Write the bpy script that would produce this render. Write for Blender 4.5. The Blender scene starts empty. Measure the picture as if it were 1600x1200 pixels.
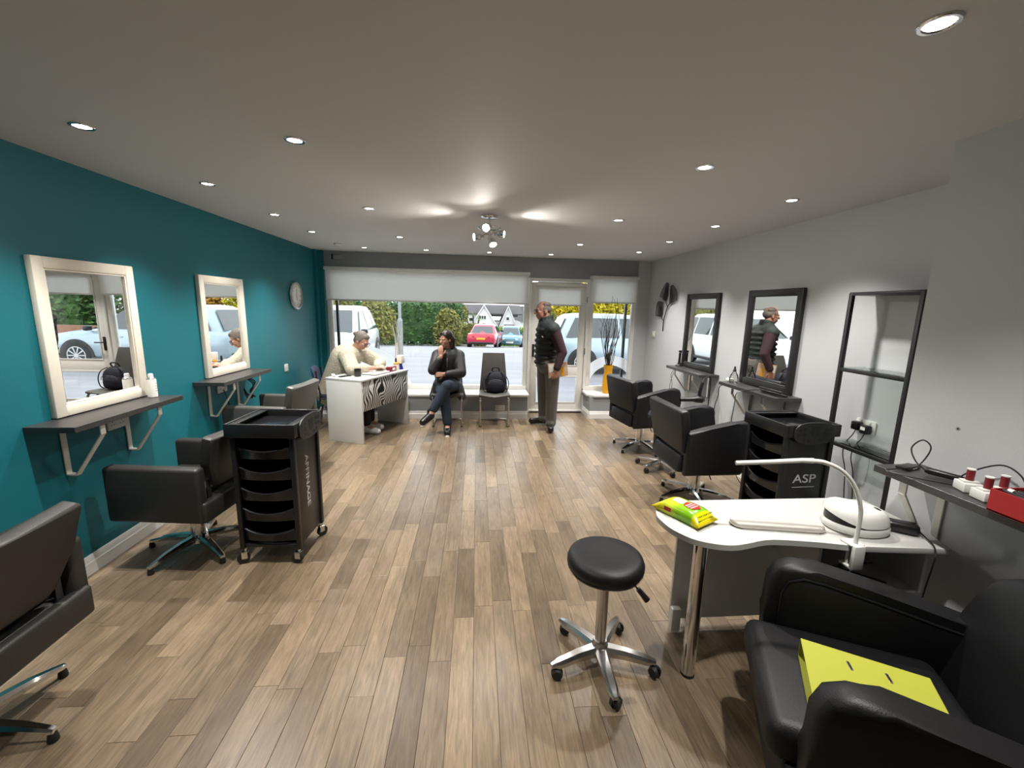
import bpy, bmesh, math, random
from mathutils import Vector as V, Matrix as M, Euler
random.seed(7)
PI = math.pi
sc = bpy.context.scene
col = sc.collection
# ---------------------------------------------------------------- camera
F, PITCH, YAW, ROLL, CAMH = 660.0, math.radians(10.195), math.radians(4.923), math.radians(-1.327), 1.65
fw = V((math.sin(YAW)*math.cos(PITCH), math.cos(YAW)*math.cos(PITCH), -math.sin(PITCH)))
rt = V((math.cos(YAW), -math.sin(YAW), 0)); dn = fw.cross(rt)
r2 = math.cos(ROLL)*rt + math.sin(ROLL)*dn; d2 = -math.sin(ROLL)*rt + math.cos(ROLL)*dn
cd = bpy.data.cameras.new('camera'); cd.lens = F/1600*36; cd.sensor_width = 36; cd.clip_start = .02; cd.clip_end = 300
cam = bpy.data.objects.new('camera', cd); col.objects.link(cam); sc.camera = cam
cam.matrix_world = M(((r2.x, -d2.x, -fw.x, 0), (r2.y, -d2.y, -fw.y, 0), (r2.z, -d2.z, -fw.z, CAMH), (0, 0, 0, 1)))
# ---------------------------------------------------------------- world: even overcast sky
w = bpy.data.worlds.new('overcast'); sc.world = w; w.use_nodes = True
bg = w.node_tree.nodes['Background']; bg.inputs[0].default_value = (.90, .95, 1.0, 1); bg.inputs[1].default_value = 2.9
sc.view_settings.view_transform = 'Standard'; sc.view_settings.look = 'None'
sc.view_settings.exposure = 0.2; sc.view_settings.gamma = 1; sc.view_settings.use_curve_mapping = False
LAMP_W = 130.0          # each ceiling downlight
# ---------------------------------------------------------------- helpers
MATS = {}
def mat(name, c=(.5,.5,.5), rough=.5, metal=0, noise=0, nscale=20, bump=0, bscale=60, spec=.5, emit=None, trans=0, coat=0, sub=0, alpha=1, stretch=None, c2=None):
    m = bpy.data.materials.new(name); m.use_nodes = True; MATS[name] = m
    nt = m.node_tree; b = nt.nodes['Principled BSDF']; L = nt.links
    b.inputs['Base Color'].default_value = (*c, 1); b.inputs['Roughness'].default_value = rough
    b.inputs['Metallic'].default_value = metal; b.inputs['Specular IOR Level'].default_value = spec
    if trans: b.inputs['Transmission Weight'].default_value = trans
    if coat: b.inputs['Coat Weight'].default_value = coat; b.inputs['Coat Roughness'].default_value = .05
    if sub: b.inputs['Subsurface Weight'].default_value = sub; b.inputs['Subsurface Radius'].default_value = (.01,.004,.002)
    if alpha < 1: b.inputs['Alpha'].default_value = alpha
    if emit:
        b.inputs['Emission Color'].default_value = (*emit[:3], 1); b.inputs['Emission Strength'].default_value = emit[3]
    if noise or bump:
        tc = nt.nodes.new('ShaderNodeTexCoord'); src = tc.outputs['Object']
        if stretch:
            mp = nt.nodes.new('ShaderNodeMapping'); mp.inputs['Scale'].default_value = stretch; L.new(src, mp.inputs[0]); src = mp.outputs[0]
        if noise:
            n = nt.nodes.new('ShaderNodeTexNoise'); n.inputs['Scale'].default_value = nscale; n.inputs['Detail'].default_value = 4
            L.new(src, n.inputs['Vector'])
            r = nt.nodes.new('ShaderNodeMix'); r.data_type = 'RGBA'
            k2 = c2 or tuple(max(0, x*(1-noise)) for x in c); k1 = c if c2 else tuple(min(1, x*(1+noise)) for x in c)
            r.inputs[6].default_value = (*k2, 1); r.inputs[7].default_value = (*k1, 1)
            L.new(n.outputs['Fac'], r.inputs[0]); L.new(r.outputs[2], b.inputs['Base Color'])
        if bump:
            n2 = nt.nodes.new('ShaderNodeTexNoise'); n2.inputs['Scale'].default_value = bscale; n2.inputs['Detail'].default_value = 3
            L.new(src, n2.inputs['Vector'])
            bp = nt.nodes.new('ShaderNodeBump'); bp.inputs['Strength'].default_value = bump; bp.inputs['Distance'].default_value = .01
            L.new(n2.outputs['Fac'], bp.inputs['Height']); L.new(bp.outputs[0], b.inputs['Normal'])
    return m
def glass_mat(name, tint=(1,1,1), base=.0):
    m = bpy.data.materials.new(name); m.use_nodes = True; nt = m.node_tree; nt.nodes.clear(); L = nt.links; MATS[name] = m
    o = nt.nodes.new('ShaderNodeOutputMaterial'); t = nt.nodes.new('ShaderNodeBsdfTransparent'); g = nt.nodes.new('ShaderNodeBsdfGlossy')
    f = nt.nodes.new('ShaderNodeFresnel'); f.inputs[0].default_value = 1.35; x = nt.nodes.new('ShaderNodeMixShader')
    t.inputs[0].default_value = (*tint, 1); g.inputs['Roughness'].default_value = .0
    a = nt.nodes.new('ShaderNodeMath'); a.inputs[1].default_value = base; a.operation = 'ADD'; L.new(f.outputs[0], a.inputs[0])
    L.new(a.outputs[0], x.inputs[0]); L.new(t.outputs[0], x.inputs[1]); L.new(g.outputs[0], x.inputs[2]); L.new(x.outputs[0], o.inputs[0])
    return m
def fabric_translucent(name, c, k):
    m = bpy.data.materials.new(name); m.use_nodes = True; nt = m.node_tree; nt.nodes.clear(); L = nt.links; MATS[name] = m
    o = nt.nodes.new('ShaderNodeOutputMaterial'); d = nt.nodes.new('ShaderNodeBsdfDiffuse'); t = nt.nodes.new('ShaderNodeBsdfTranslucent')
    x = nt.nodes.new('ShaderNodeMixShader'); x.inputs[0].default_value = k
    d.inputs[0].default_value = (*c, 1); t.inputs[0].default_value = (*c, 1)
    L.new(d.outputs[0], x.inputs[1]); L.new(t.outputs[0], x.inputs[2]); L.new(x.outputs[0], o.inputs[0])
    return m
def basis(d):
    d = V(d).normalized(); a = V((0,0,1)) if abs(d.z) < .95 else V((1,0,0))
    x = a.cross(d).normalized(); return x, d.cross(x), d
class MB:
    def __init__(s): s.bm = bmesh.new()
    def box(s, c, sz, bev=0, seg=2, rot=None, taper=None):
        g = bmesh.ops.create_cube(s.bm, size=1)['verts']
        for v in g:
            v.co = V((v.co.x*sz[0], v.co.y*sz[1], v.co.z*sz[2]))
            if taper and v.co.z > 0: v.co.x *= taper[0]; v.co.y *= taper[1]
        if bev:
            e = list({e for v in g for e in v.link_edges})
            r = bmesh.ops.bevel(s.bm, geom=e, offset=bev, segments=seg, affect='EDGES', profile=.5)
            g = list(set([v for v in g if v.is_valid] + [v for v in r['verts']]))
        m = M.Translation(V(c))
        if rot is not None: m = m @ (Euler(rot).to_matrix().to_4x4() if not isinstance(rot, M) else rot)
        for v in g: v.co = m @ v.co
        return s
    def rings(s, rings, cap=True, closed=False):
        vs = [[s.bm.verts.new(p) for p in r] for r in rings]; n = len(rings[0])
        R = list(zip(vs, vs[1:])) + ([(vs[-1], vs[0])] if closed else [])
        for a, b in R:
            for i in range(n):
                j = (i+1) % n
                try: s.bm.faces.new((a[i], a[j], b[j], b[i]))
                except ValueError: pass
        if cap and not closed:
            s.bm.faces.new(vs[0][::-1]); s.bm.faces.new(vs[-1])
        return s
    def cyl(s, p0, p1, r0, r1=None, n=16, cap=True):
        p0, p1 = V(p0), V(p1); r1 = r0 if r1 is None else r1; x, y, d = basis(p1-p0)
        ang = [2*PI*i/n for i in range(n)]
        return s.rings([[p + x*r*math.cos(a) + y*r*math.sin(a) for a in ang] for p, r in ((p0, r0), (p1, r1))], cap)
    def tube(s, pts, r, n=8, closed=False, flat=1):
        pts = [V(p) for p in pts]; k = len(pts); rs = r if isinstance(r, (list, tuple)) else [r]*k
        out = []; x = None
        for i, p in enumerate(pts):
            if closed: d = pts[(i+1) % k] - pts[i-1]
            else: d = pts[min(i+1, k-1)] - pts[max(i-1, 0)]
            d.normalize()
            if x is None: x, y, _ = basis(d)
            else:
                x = (x - d*x.dot(d)).normalized(); y = d.cross(x)
            out.append([p + x*rs[i]*math.cos(2*PI*j/n) + y*rs[i]*flat*math.sin(2*PI*j/n) for j in range(n)])
        return s.rings(out, True, closed)
    def lathe(s, prof, n=24, m=None, cap=True):
        m = m or M.Identity(4)
        return s.rings([[m @ V((max(r, 1e-4)*math.cos(2*PI*i/n), max(r, 1e-4)*math.sin(2*PI*i/n), z)) for i in range(n)] for r, z in prof], cap)
    def prism(s, pts, t0, t1, m=None, bev=0, seg=2):
        """outline in local xy extruded along local z from t0 to t1, then moved by m"""
        m = m or M.Identity(4)
        a = [s.bm.verts.new((p[0], p[1], t0)) for p in pts]; b = [s.bm.verts.new((p[0], p[1], t1)) for p in pts]; n = len(pts)
        fs = [s.bm.faces.new(a[::-1]), s.bm.faces.new(b)] + [s.bm.faces.new((a[i], a[(i+1) % n], b[(i+1) % n], b[i])) for i in range(n)]
        g = a+b
        if bev:
            e = list(set(fs[0].edges) | set(fs[1].edges))
            r = bmesh.ops.bevel(s.bm, geom=e, offset=bev, segments=seg, affect='EDGES', profile=.5)
            g = list(set([v for v in g if v.is_valid] + list(r['verts'])))
        for v in g: v.co = m @ v.co
        return s
    def quad(s, *p):
        s.bm.faces.new([s.bm.verts.new(q) for q in p]); return s
    def ell(s, c, r, rot=None, u=16, v=10):
        if not hasattr(r, '__len__'): r = (r, r, r)
        m = M.Translation(V(c)) @ (Euler(rot).to_matrix().to_4x4() if rot else M.Identity(4))
        g = bmesh.ops.create_uvsphere(s.bm, u_segments=u, v_segments=v, radius=1)['verts']
        for q in g: q.co = m @ V((q.co.x*r[0], q.co.y*r[1], q.co.z*r[2]))
        return s
    def cap(s, p0, p1, r0, r1=None, n=14):
        """tapered capsule"""
        p0, p1 = V(p0), V(p1); r1 = r0 if r1 is None else r1; x, y, d = basis(p1-p0); R = []
        for k in range(5):
            a = -PI/2 + (k+.3)/5.3*PI/2; R.append((p0 + d*r0*math.sin(a), r0*math.cos(a)))
        R.append((p0, r0)); R.append((p1, r1))
        for k in range(5):
            a = (k+1)/5.3*PI/2; R.append((p1 + d*r1*math.sin(a), r1*math.cos(a)))
        return s.rings([[p + x*r*math.cos(2*PI*i/n) + y*r*math.sin(2*PI*i/n) for i in range(n)] for p, r in R])
    def build(s, name, m, parent=None, loc=None, rotz=0, smooth=True, ang=35, norm=True):
        if norm: bmesh.ops.recalc_face_normals(s.bm, faces=s.bm.faces)
        me = bpy.data.meshes.new(name); s.bm.to_mesh(me); s.bm.free()
        return mkobj(name, me, m, parent, loc, rotz, smooth, ang)
def mkobj(name, me, m, parent=None, loc=None, rotz=0, smooth=True, ang=35):
    me.materials.append(MATS[m] if isinstance(m, str) else m)
    if smooth and len(me.polygons):
        me.polygons.foreach_set('use_smooth', [True]*len(me.polygons)); me.set_sharp_from_angle(angle=math.radians(ang))
    o = bpy.data.objects.new(name, me); col.objects.link(o)
    if parent: o.parent = parent
    if loc is not None: o.location = loc
    o.rotation_euler.z = rotz
    return o
def tag(o, label, cat, group=None):
    o['label'] = label; o['category'] = cat
    if group: o['group'] = group
    return o
def thing(name, label, cat, loc=(0,0,0), rotz=0, group=None):
    o = bpy.data.objects.new(name, None); col.objects.link(o); o.location = loc; o.rotation_euler.z = rotz
    o.empty_display_size = .1
    return tag(o, label, cat, group)
def struct(o): o['kind'] = 'structure'; return o
def copy_tree(o, parent=None):
    c = o.copy(); col.objects.link(c)
    if parent: c.parent = parent
    for ch in list(o.children): copy_tree(ch, c)
    return c
def bake(o, name, m, parent, smooth=True):
    """evaluate modifiers into a plain mesh"""
    dg = bpy.context.evaluated_depsgraph_get(); dg.update()
    me = bpy.data.meshes.new_from_object(o.evaluated_get(dg)); me.name = name
    old = o.data; bpy.data.objects.remove(o); 
    me.materials.clear()
    return mkobj(name, me, m, parent, smooth=smooth, ang=180)
def blob(mb, name, m, parent=None, voxel=.008, it=3):
    """many overlapping solids fused into one continuous skin"""
    o = mb.build('tmp', m)
    r = o.modifiers.new('r', 'REMESH'); r.mode = 'VOXEL'; r.voxel_size = voxel; r.use_smooth_shade = True
    if it:
        sm = o.modifiers.new('s', 'SMOOTH'); sm.iterations = it; sm.factor = .5
    return bake(o, name, m, parent)
def text(s, size, m, parent, mw, ext=.001, align='CENTER', sx=1, name='lettering', bold=0):
    c = bpy.data.curves.new('t', 'FONT'); c.body = s; c.size = size; c.extrude = ext; c.align_x = align; c.align_y = 'CENTER'; c.offset = bold
    o = bpy.data.objects.new('t', c); col.objects.link(o)
    dg = bpy.context.evaluated_depsgraph_get(); dg.update()
    me = bpy.data.meshes.new_from_object(o.evaluated_get(dg)); bpy.data.objects.remove(o)
    me.materials.clear()
    for v in me.vertices: v.co.x *= sx
    me.transform(mw)
    return mkobj(name, me, m, parent, smooth=False)
def frame(o, x, y):
    """matrix with local x,y axes and origin"""
    x = V(x).normalized(); y = V(y).normalized(); z = x.cross(y)
    return M(((x.x, y.x, z.x, o[0]), (x.y, y.y, z.y, o[1]), (x.z, y.z, z.z, o[2]), (0, 0, 0, 1)))
def rrect(w, h, r, n=5):
    p = []
    for cx, cy, a0 in ((w/2-r, h/2-r, 0), (-w/2+r, h/2-r, 90), (-w/2+r, -h/2+r, 180), (w/2-r, -h/2+r, 270)):
        for k in range(n+1):
            a = math.radians(a0+90*k/n); p.append((cx+r*math.cos(a), cy+r*math.sin(a)))
    return p
def curve(pts, n=8):
    """Catmull-Rom through points"""
    P = [V(p) for p in pts]; P = [P[0]*2-P[1]] + P + [P[-1]*2-P[-2]]; out = []
    for i in range(1, len(P)-2):
        a, b, c, d = P[i-1:i+3]
        for k in range(n):
            t = k/n; out.append(.5*((2*b)+(c-a)*t+(2*a-5*b+4*c-d)*t*t+(3*b-a-3*c+d)*t**3))
    return out + [P[-2]]
# ---------------------------------------------------------------- materials
mat('teal_paint', (.001,.135,.168), .55, noise=.06, nscale=3, bump=.08, bscale=140)
mat('grey_paint', (.50,.51,.525), .6, noise=.05, nscale=3, bump=.08, bscale=140)
mat('fascia_paint', (.27,.285,.295), .6, noise=.05, nscale=3)
mat('ceiling_paint', (.58,.585,.59), .7, noise=.03, nscale=2)
mat('white_gloss', (.74,.74,.71), .3, noise=.03, nscale=8)
mat('white_upvc', (.78,.78,.74), .3, noise=.03, nscale=6)
mat('white_laminate', (.62,.62,.60), .35, noise=.03, nscale=6)
mat('table_white', (.54,.54,.52), .35, noise=.03, nscale=6)
mat('cream_frame', (.76,.71,.61), .45, noise=.06, nscale=15)
mat('cream_metal', (.70,.68,.62), .4)
mat('mirror_glass', (.93,.94,.93), 0, metal=1)
mat('dark_board', (.035,.033,.033), .35, noise=.25, nscale=20, bump=.1, bscale=150)
mat('black_leather', (.007,.007,.008), .46, spec=.35, noise=.2, nscale=8, bump=.12, bscale=220)
mat('brown_leather', (.024,.022,.020), .45, spec=.4, noise=.2, nscale=8, bump=.12, bscale=220)
mat('grey_leather', (.075,.072,.066), .42, noise=.15, nscale=8, bump=.12, bscale=220)
mat('chrome', (.72,.72,.72), .10, metal=1)
mat('satin_steel', (.55,.54,.53), .25, metal=1, noise=.08, nscale=30)
mat('black_plastic', (.008,.008,.009), .35, noise=.2, nscale=20)
mat('smoke_plastic', (.010,.010,.012), .16, noise=.2, nscale=20)
mat('black_metal', (.016,.016,.017), .4, noise=.15, nscale=20)
mat('rubber', (.008,.008,.008), .6, noise=.2, nscale=30)
mat('white_plastic', (.70,.70,.67), .3, noise=.02, nscale=20)
mat('grey_lettering', (.55,.55,.55), .4)
mat('lamp_glow', (1,1,1), .5, emit=(1,.95,.87,30))
mat('lamp_lit', (1,1,1), .5, emit=(1,.90,.76,60))
mat('skin_a', (.50,.27,.19), .5, noise=.10, nscale=12, sub=.1)
mat('skin_b', (.42,.21,.15), .5, noise=.12, nscale=12, sub=.1)
mat('hair_grey', (.15,.125,.105), .6, noise=.5, nscale=90, stretch=(1,1,.2))
mat('hair_brown', (.022,.012,.009), .45, noise=.5, nscale=90, stretch=(1,1,.2))
mat('fleece', (.46,.42,.325), .95, noise=.3, nscale=45, bump=1.0, bscale=55)
mat('coat_black', (.020,.019,.020), .6, noise=.25, nscale=14, bump=.3, bscale=30)
mat('jeans', (.012,.022,.040), .8, noise=.3, nscale=25, bump=.3, bscale=40)
mat('gilet', (.016,.022,.020), .8, noise=.25, nscale=12, bump=.3, bscale=30)
mat('burgundy', (.030,.009,.013), .85, noise=.3, nscale=40)
mat('trouser_grey', (.105,.098,.085), .85, noise=.2, nscale=25, bump=.4, bscale=18)
mat('black_cloth', (.012,.012,.013), .8, noise=.3, nscale=30, bump=.3, bscale=60)
mat('shoe_black', (.010,.009,.009), .25)
mat('sole_white', (.70,.68,.64), .6)
mat('navy_plastic', (.035,.045,.10), .4)
mat('navy_cloth', (.008,.010,.020), .8, noise=.3, nscale=30, bump=.4, bscale=40)
mat('yellow_glaze', (.72,.34,.015), .25, noise=.08, nscale=8)
mat('dark_twig', (.03,.022,.018), .7, noise=.3, nscale=30)
mat('white_twig', (.72,.70,.66), .7, noise=.1, nscale=30)
mat('lime_card', (.40,.42,.045), .45, noise=.04, nscale=6)
mat('paper', (.75,.74,.70), .7)
mat('red_box', (.32,.012,.016), .4, noise=.06, nscale=10)
mat('dark_red', (.16,.014,.018), .35)
mat('blue_glaze', (.02,.03,.30), .3)
mat('silver_foil', (.6,.6,.6), .3, metal=1)
blind = fabric_translucent('blind_fabric', (.88,.88,.86), .58)
glass_mat('window_glass', (.97,.985,.98)); glass_mat('shelf_glass', (.86,.93,.90), .03)
glass_mat('clear_plastic', (.90,.91,.90), .06)
fabric_translucent('vinyl_white', (.93,.95,.97), .68)
# ================================================================ the room
XL, XR, YB, YF, H = -2.335, 2.70, -1.6, 6.60, 2.41
XC, YC = 2.08, 1.84                        # projecting wall on the near right
def sbox(name, m, *bs):
    b = MB()
    for x0, x1, y0, y1, z0, z1 in bs: b.box(((x0+x1)/2, (y0+y1)/2, (z0+z1)/2), (x1-x0, y1-y0, z1-z0))
    return struct(b.build(name, m, smooth=False))
floor = sbox('floor', 'dark_board', (XL-.12, XR+.12, YB-.12, YF+.10, -.12, -.004))
ceil = sbox('ceiling', 'ceiling_paint', (XL-.12, XR+.12, YB-.12, YF+.12, H, H+.12))
sbox('wall_left', 'teal_paint', (XL-.12, XL, YB-.12, YF+.12, 0, H), (XL, -2.225, YF-.07, YF+.12, 0, H), (XL, XL+.035, YF-.16, YF-.07, 0, H))
sbox('wall_right', 'grey_paint', (XR, XR+.12, YC-.1, YF+.12, 0, H), (2.50, XR, YF-.02, YF+.12, 0, H))
sbox('wall_chimney', 'grey_paint', (XC, XR+.12, YB-.12, YC, 0, H))
sbox('wall_back', 'grey_paint', (XL, XC, YB-.12, YB, 0, H))
sbox('wall_front', 'fascia_paint', (-2.225, .80, YF-.02, YF+.12, 2.19, H), (.80, 1.74, YF-.02, YF+.12, 2.11, H), (1.74, 2.50, YF-.02, YF+.12, 2.17, H),
     (-2.225, .775, 6.205, YF+.1, 0, .335), (1.735, 2.50, 6.205, YF+.1, 0, .335))
# window boards
def board(name, pts):
    struct(MB().prism(pts, .335, .372, bev=.006).build(name, 'white_gloss'))
board('trim_1', [(-2.225, 6.18), (.795, 6.18), (.795, YF+.02), (-2.225, YF+.02)])
board('trim_2', [(1.80, 6.18), (2.50, 6.18), (2.50, YF+.02), (1.70, YF+.02), (1.70, 6.28)])
def skirt(name, p0, p1, nrm, h=.115, t=.018):
    p0, p1, n = V((*p0, 0)), V((*p1, 0)), V((*nrm, 0)); b = MB()
    pr = [(0, 0), (t, 0), (t, h*.62), (t*.75, h*.68), (t*.6, h*.88), (t*.25, h), (0, h)]
    b.rings([[p + n*u + V((0, 0, z)) for u, z in pr] for p in (p0, p1)])
    return struct(b.build(name, 'white_gloss', ang=20))
skirt('baseboard_left', (XL, YB), (XL, YF-.16), (1, 0))
skirt('baseboard_right', (XR, YC), (XR, YF-.02), (-1, 0))
skirt('baseboard_front', (-2.225, 6.205), (.775, 6.205), (0, -1))
skirt('baseboard_front_right', (1.735, 6.205), (2.50, 6.205), (0, -1))
skirt('baseboard_front_return', (1.735, 6.205), (1.735, YF), (-1, 0))
skirt('baseboard_chimney', (XC, YB), (XC, YC), (-1, 0))
skirt('baseboard_chimney_end', (XC, YC), (XR, YC), (0, 1))
skirt('baseboard_back', (XL, YB), (XC, YB), (0, 1))
# ---- plank floor: printed oak strips, each with its own edge
def plank_material(attr):
    m = bpy.data.materials.new('oak_plank'); m.use_nodes = True; nt = m.node_tree; L = nt.links; b = nt.nodes['Principled BSDF']
    tc = nt.nodes.new('ShaderNodeTexCoord')
    if attr: a = nt.nodes.new('ShaderNodeAttribute'); a.attribute_name = 'tone'; rnd = a.outputs['Fac']; src = nt.nodes.new('ShaderNodeNewGeometry').outputs['Position']
    else: a = nt.nodes.new('ShaderNodeObjectInfo'); rnd = a.outputs['Random']; src = tc.outputs['Object']
    w = nt.nodes.new('ShaderNodeTexWhiteNoise'); w.noise_dimensions = '1D'; L.new(rnd, w.inputs['W'])
    off = nt.nodes.new('ShaderNodeVectorMath'); off.operation = 'MULTIPLY_ADD'; off.inputs[1].default_value = (9, 9, 9)
    L.new(w.outputs['Color'], off.inputs[0]); L.new(src, off.inputs[2])
    def noise(sc_, mp, det=5, dist=0):
        k = nt.nodes.new('ShaderNodeMapping'); k.inputs['Scale'].default_value = mp; L.new(off.outputs[0], k.inputs[0])
        n = nt.nodes.new('ShaderNodeTexNoise'); n.inputs['Scale'].default_value = sc_; n.inputs['Detail'].default_value = det; n.inputs['Distortion'].default_value = dist
        L.new(k.outputs[0], n.inputs['Vector']); return n.outputs['Fac']
    cr = nt.nodes.new('ShaderNodeValToRGB'); e = cr.color_ramp.elements
    e[0].position = 0; e[0].color = (.108,.078,.049,1); e[1].position = 1; e[1].color = (.235,.173,.108,1)
    for p, c in ((.25, (.150,.110,.070)), (.5, (.203,.149,.093)), (.75, (.160,.120,.082))): k = e.new(p); k.color = (*c, 1)
    L.new(rnd, cr.inputs[0])
    g1 = noise(10, (6, .55, 1), 6, 1.2); g2 = noise(60, (5, .25, 1), 4)
    def mixmul(c, f, lo, hi):
        mr = nt.nodes.new('ShaderNodeMapRange'); mr.inputs[1].default_value = .3; mr.inputs[2].default_value = .7; mr.inputs[3].default_value = lo; mr.inputs[4].default_value = hi
        L.new(f, mr.inputs[0]); mx = nt.nodes.new('ShaderNodeVectorMath'); mx.operation = 'SCALE'; L.new(c, mx.inputs[0]); L.new(mr.outputs[0], mx.inputs['Scale']); return mx.outputs[0]
    g3 = noise(3.5, (1.6, .8, 1), 3, .6); c = mixmul(cr.outputs[0], g1, .72, 1.24); c = mixmul(c, g3, .84, 1.16); c = mixmul(c, g2, .84, 1.10)
    L.new(c, b.inputs['Base Color']); b.inputs['Roughness'].default_value = .29; b.inputs['Specular IOR Level'].default_value = .45
    bp = nt.nodes.new('ShaderNodeBump'); bp.inputs['Strength'].default_value = .06; bp.inputs['Distance'].default_value = .01; L.new(g2, bp.inputs['Height']); L.new(bp.outputs[0], b.inputs['Normal'])
    return m
PW = .106; rnd = random.Random(3); planks = []
x = XL; r = 0
while x < XR:
    y = YB - rnd.uniform(0, .8)
    while y < YF:
        l = rnd.choice((.55, .66, .78, .92)); y1 = y+l
        a, b_ = max(y, YB), min(y1, YF)
        if b_-a > .03: planks.append((x, min(x+PW, XR), a, b_))
        y = y1
    x += PW
def vis(p):
    cx, cy = (p[0]+p[1])/2, (p[2]+p[3])/2; d = V((cx, cy, -CAMH)); z = d.dot(fw)
    if z < .2: return 0
    u = F*d.dot(r2)/z; v = F*d.dot(d2)/z
    if abs(u) > 900 or abs(v) > 700 or (cx > XC and cy < YC): return 0
    return (p[3]-p[2])/z**3
planks.sort(key=vis, reverse=True)
pm, pa = plank_material(False), plank_material(True); pcache = {}
def plank_mesh(bm, w_, l, c=(0, 0, 0), t=.004):
    g = .0006; q = .0012
    lo = [(-w_/2+g, -l/2+g), (w_/2-g, -l/2+g), (w_/2-g, l/2-g), (-w_/2+g, l/2-g)]
    hi = [(a-math.copysign(q, a), b-math.copysign(q, b)) for a, b in lo]
    A = [bm.verts.new((a+c[0], b+c[1], -t)) for a, b in lo]; A2 = [bm.verts.new((a+c[0], b+c[1], -q*.6)) for a, b in lo]; B = [bm.verts.new((a+c[0], b+c[1], 0)) for a, b in hi]
    fs = []
    for P, Q in ((A, A2), (A2, B)):
        for i in range(4): fs.append(bm.faces.new((P[i], P[(i+1) % 4], Q[(i+1) % 4], Q[i])))
    fs.append(bm.faces.new(B)); return fs
for x0, x1, y0, y1 in planks[:300]:
    k = (round(x1-x0, 3), round(y1-y0, 3))
    if k not in pcache:
        bm = bmesh.new(); plank_mesh(bm, *k); me = bpy.data.meshes.new('plank'); bm.to_mesh(me); bm.free(); me.materials.append(pm); pcache[k] = me
    o = bpy.data.objects.new('plank', pcache[k]); col.objects.link(o); o.parent = floor; o.location = ((x0+x1)/2, (y0+y1)/2, 0)
bm = bmesh.new(); lay = bm.faces.layers.float.new('tone')
for x0, x1, y0, y1 in planks[300:]:
    t = rnd.random()
    for f_ in plank_mesh(bm, x1-x0, y1-y0, ((x0+x1)/2, (y0+y1)/2, 0)): f_[lay] = t
me = bpy.data.meshes.new('plank_field'); bm.to_mesh(me); bm.free()
o = mkobj('plank_field', me, pa, floor, smooth=False); o['kind'] = 'stuff'
# ---- windows, door
def ring_frame(b, x0, x1, z0, z1, t, y0, y1, bev=.004):
    b.box(((x0+x1)/2, (y0+y1)/2, z1-t/2), (x1-x0, y1-y0, t), bev); b.box(((x0+x1)/2, (y0+y1)/2, z0+t/2), (x1-x0, y1-y0, t), bev)
    for xx in (x0+t/2, x1-t/2): b.box((xx, (y0+y1)/2, (z0+z1)/2), (t, y1-y0, z1-z0-2*t), bev)
def window(name, x0, x1, z0, z1, outer_dark):
    b = MB(); ring_frame(b, x0, x1, z0, z1, .065, YF-.01, YF+.06)
    wdw = struct(b.build(name, 'white_upvc'))
    MB().box(((x0+x1)/2, YF+.03, (z0+z1)/2), (x1-x0-.12, .006, z1-z0-.12)).build('pane', 'window_glass', wdw, smooth=False)
    b = MB()
    for xx in outer_dark: b.box((xx, YF+.085, (z0+z1)/2), (.035, .05, z1-z0), .004)
    b.build('outer_mullion', 'black_metal', wdw); return wdw
w1 = window('window_1', -2.215, .795, .372, 2.19, (-2.10,))
w2 = window('window_2', 1.755, 2.505, .372, 2.17, (2.37,))
def annulus(cx, cz, r0, r1, x0, x1, z0):
    b = MB(); n = 40; pts = []
    def clip(x, z): return (min(max(x, x0), x1), max(z, z0))
    o_ = [clip(cx+r1*math.cos(PI*k/n), cz+r1*math.sin(PI*k/n)) for k in range(n+1)]
    i_ = [clip(cx+r0*math.cos(PI*k/n), cz+r0*math.sin(PI*k/n)) for k in range(n+1)]
    y = YF+.0255
    for k in range(n):
        q = [o_[k], o_[k+1], i_[k+1], i_[k]]
        try: b.quad(*[(p[0], y, p[1]) for p in q])
        except ValueError: pass
    return b
annulus(2.17, .41, .36, .52, 1.82, 2.43, .44).build('window_decal', 'vinyl_white', w2, smooth=False)
annulus(-1.78, .24, 0, .80, -2.14, -.9, .44).build('window_decal', 'vinyl_white', w1, smooth=False)
b = MB(); ring_frame(b, .80, 1.75, 0.0, 2.11, .045, YF-.03, YF+.07)
door = struct(b.build('door_1', 'white_upvc'))
b = MB(); x0, x1 = .85, 1.70
for xx in (x0+.045, x1-.045): b.box((xx, YF+.02, 1.05), (.09, .05, 2.0), .004)
for z0, z1 in ((.05, .155), (.60, .755), (1.965, 2.06)): b.box((1.275, YF+.02, (z0+z1)/2), (.68, .05, z1-z0), .004)
b.build('door_leaf', 'white_upvc', door)
for z0, z1 in ((.155, .60), (.755, 1.965)):
    MB().box((1.275, YF+.02, (z0+z1)/2), (.68, .006, z1-z0)).build('pane', 'window_glass', door, smooth=False)
    b = MB(); ring_frame(b, .94, 1.61, z0, z1, .018, YF-.012, YF+.0, .003); b.build('glazing_bead', 'white_gloss', door)
h = MB().box((.888, YF-.012, 1.0), (.035, .014, .20), .004).build('handle_plate', 'black_metal', door)
MB().tube([(.888, YF-.02, 1.02), (.888, YF-.055, 1.02), (.90, YF-.065, 1.02), (.985, YF-.065, 1.02)], .009, 10).build('handle', 'black_metal', h)
MB().box((1.275, YF-.03, .012), (.85, .03, .018), .003).build('threshold', 'black_metal', door)
for zz in (.35, 1.0, 1.8): MB().cyl((1.708, YF-.03, zz-.05), (1.708, YF-.03, zz+.05), .010, n=10).build('hinge', 'satin_steel', door)
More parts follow.
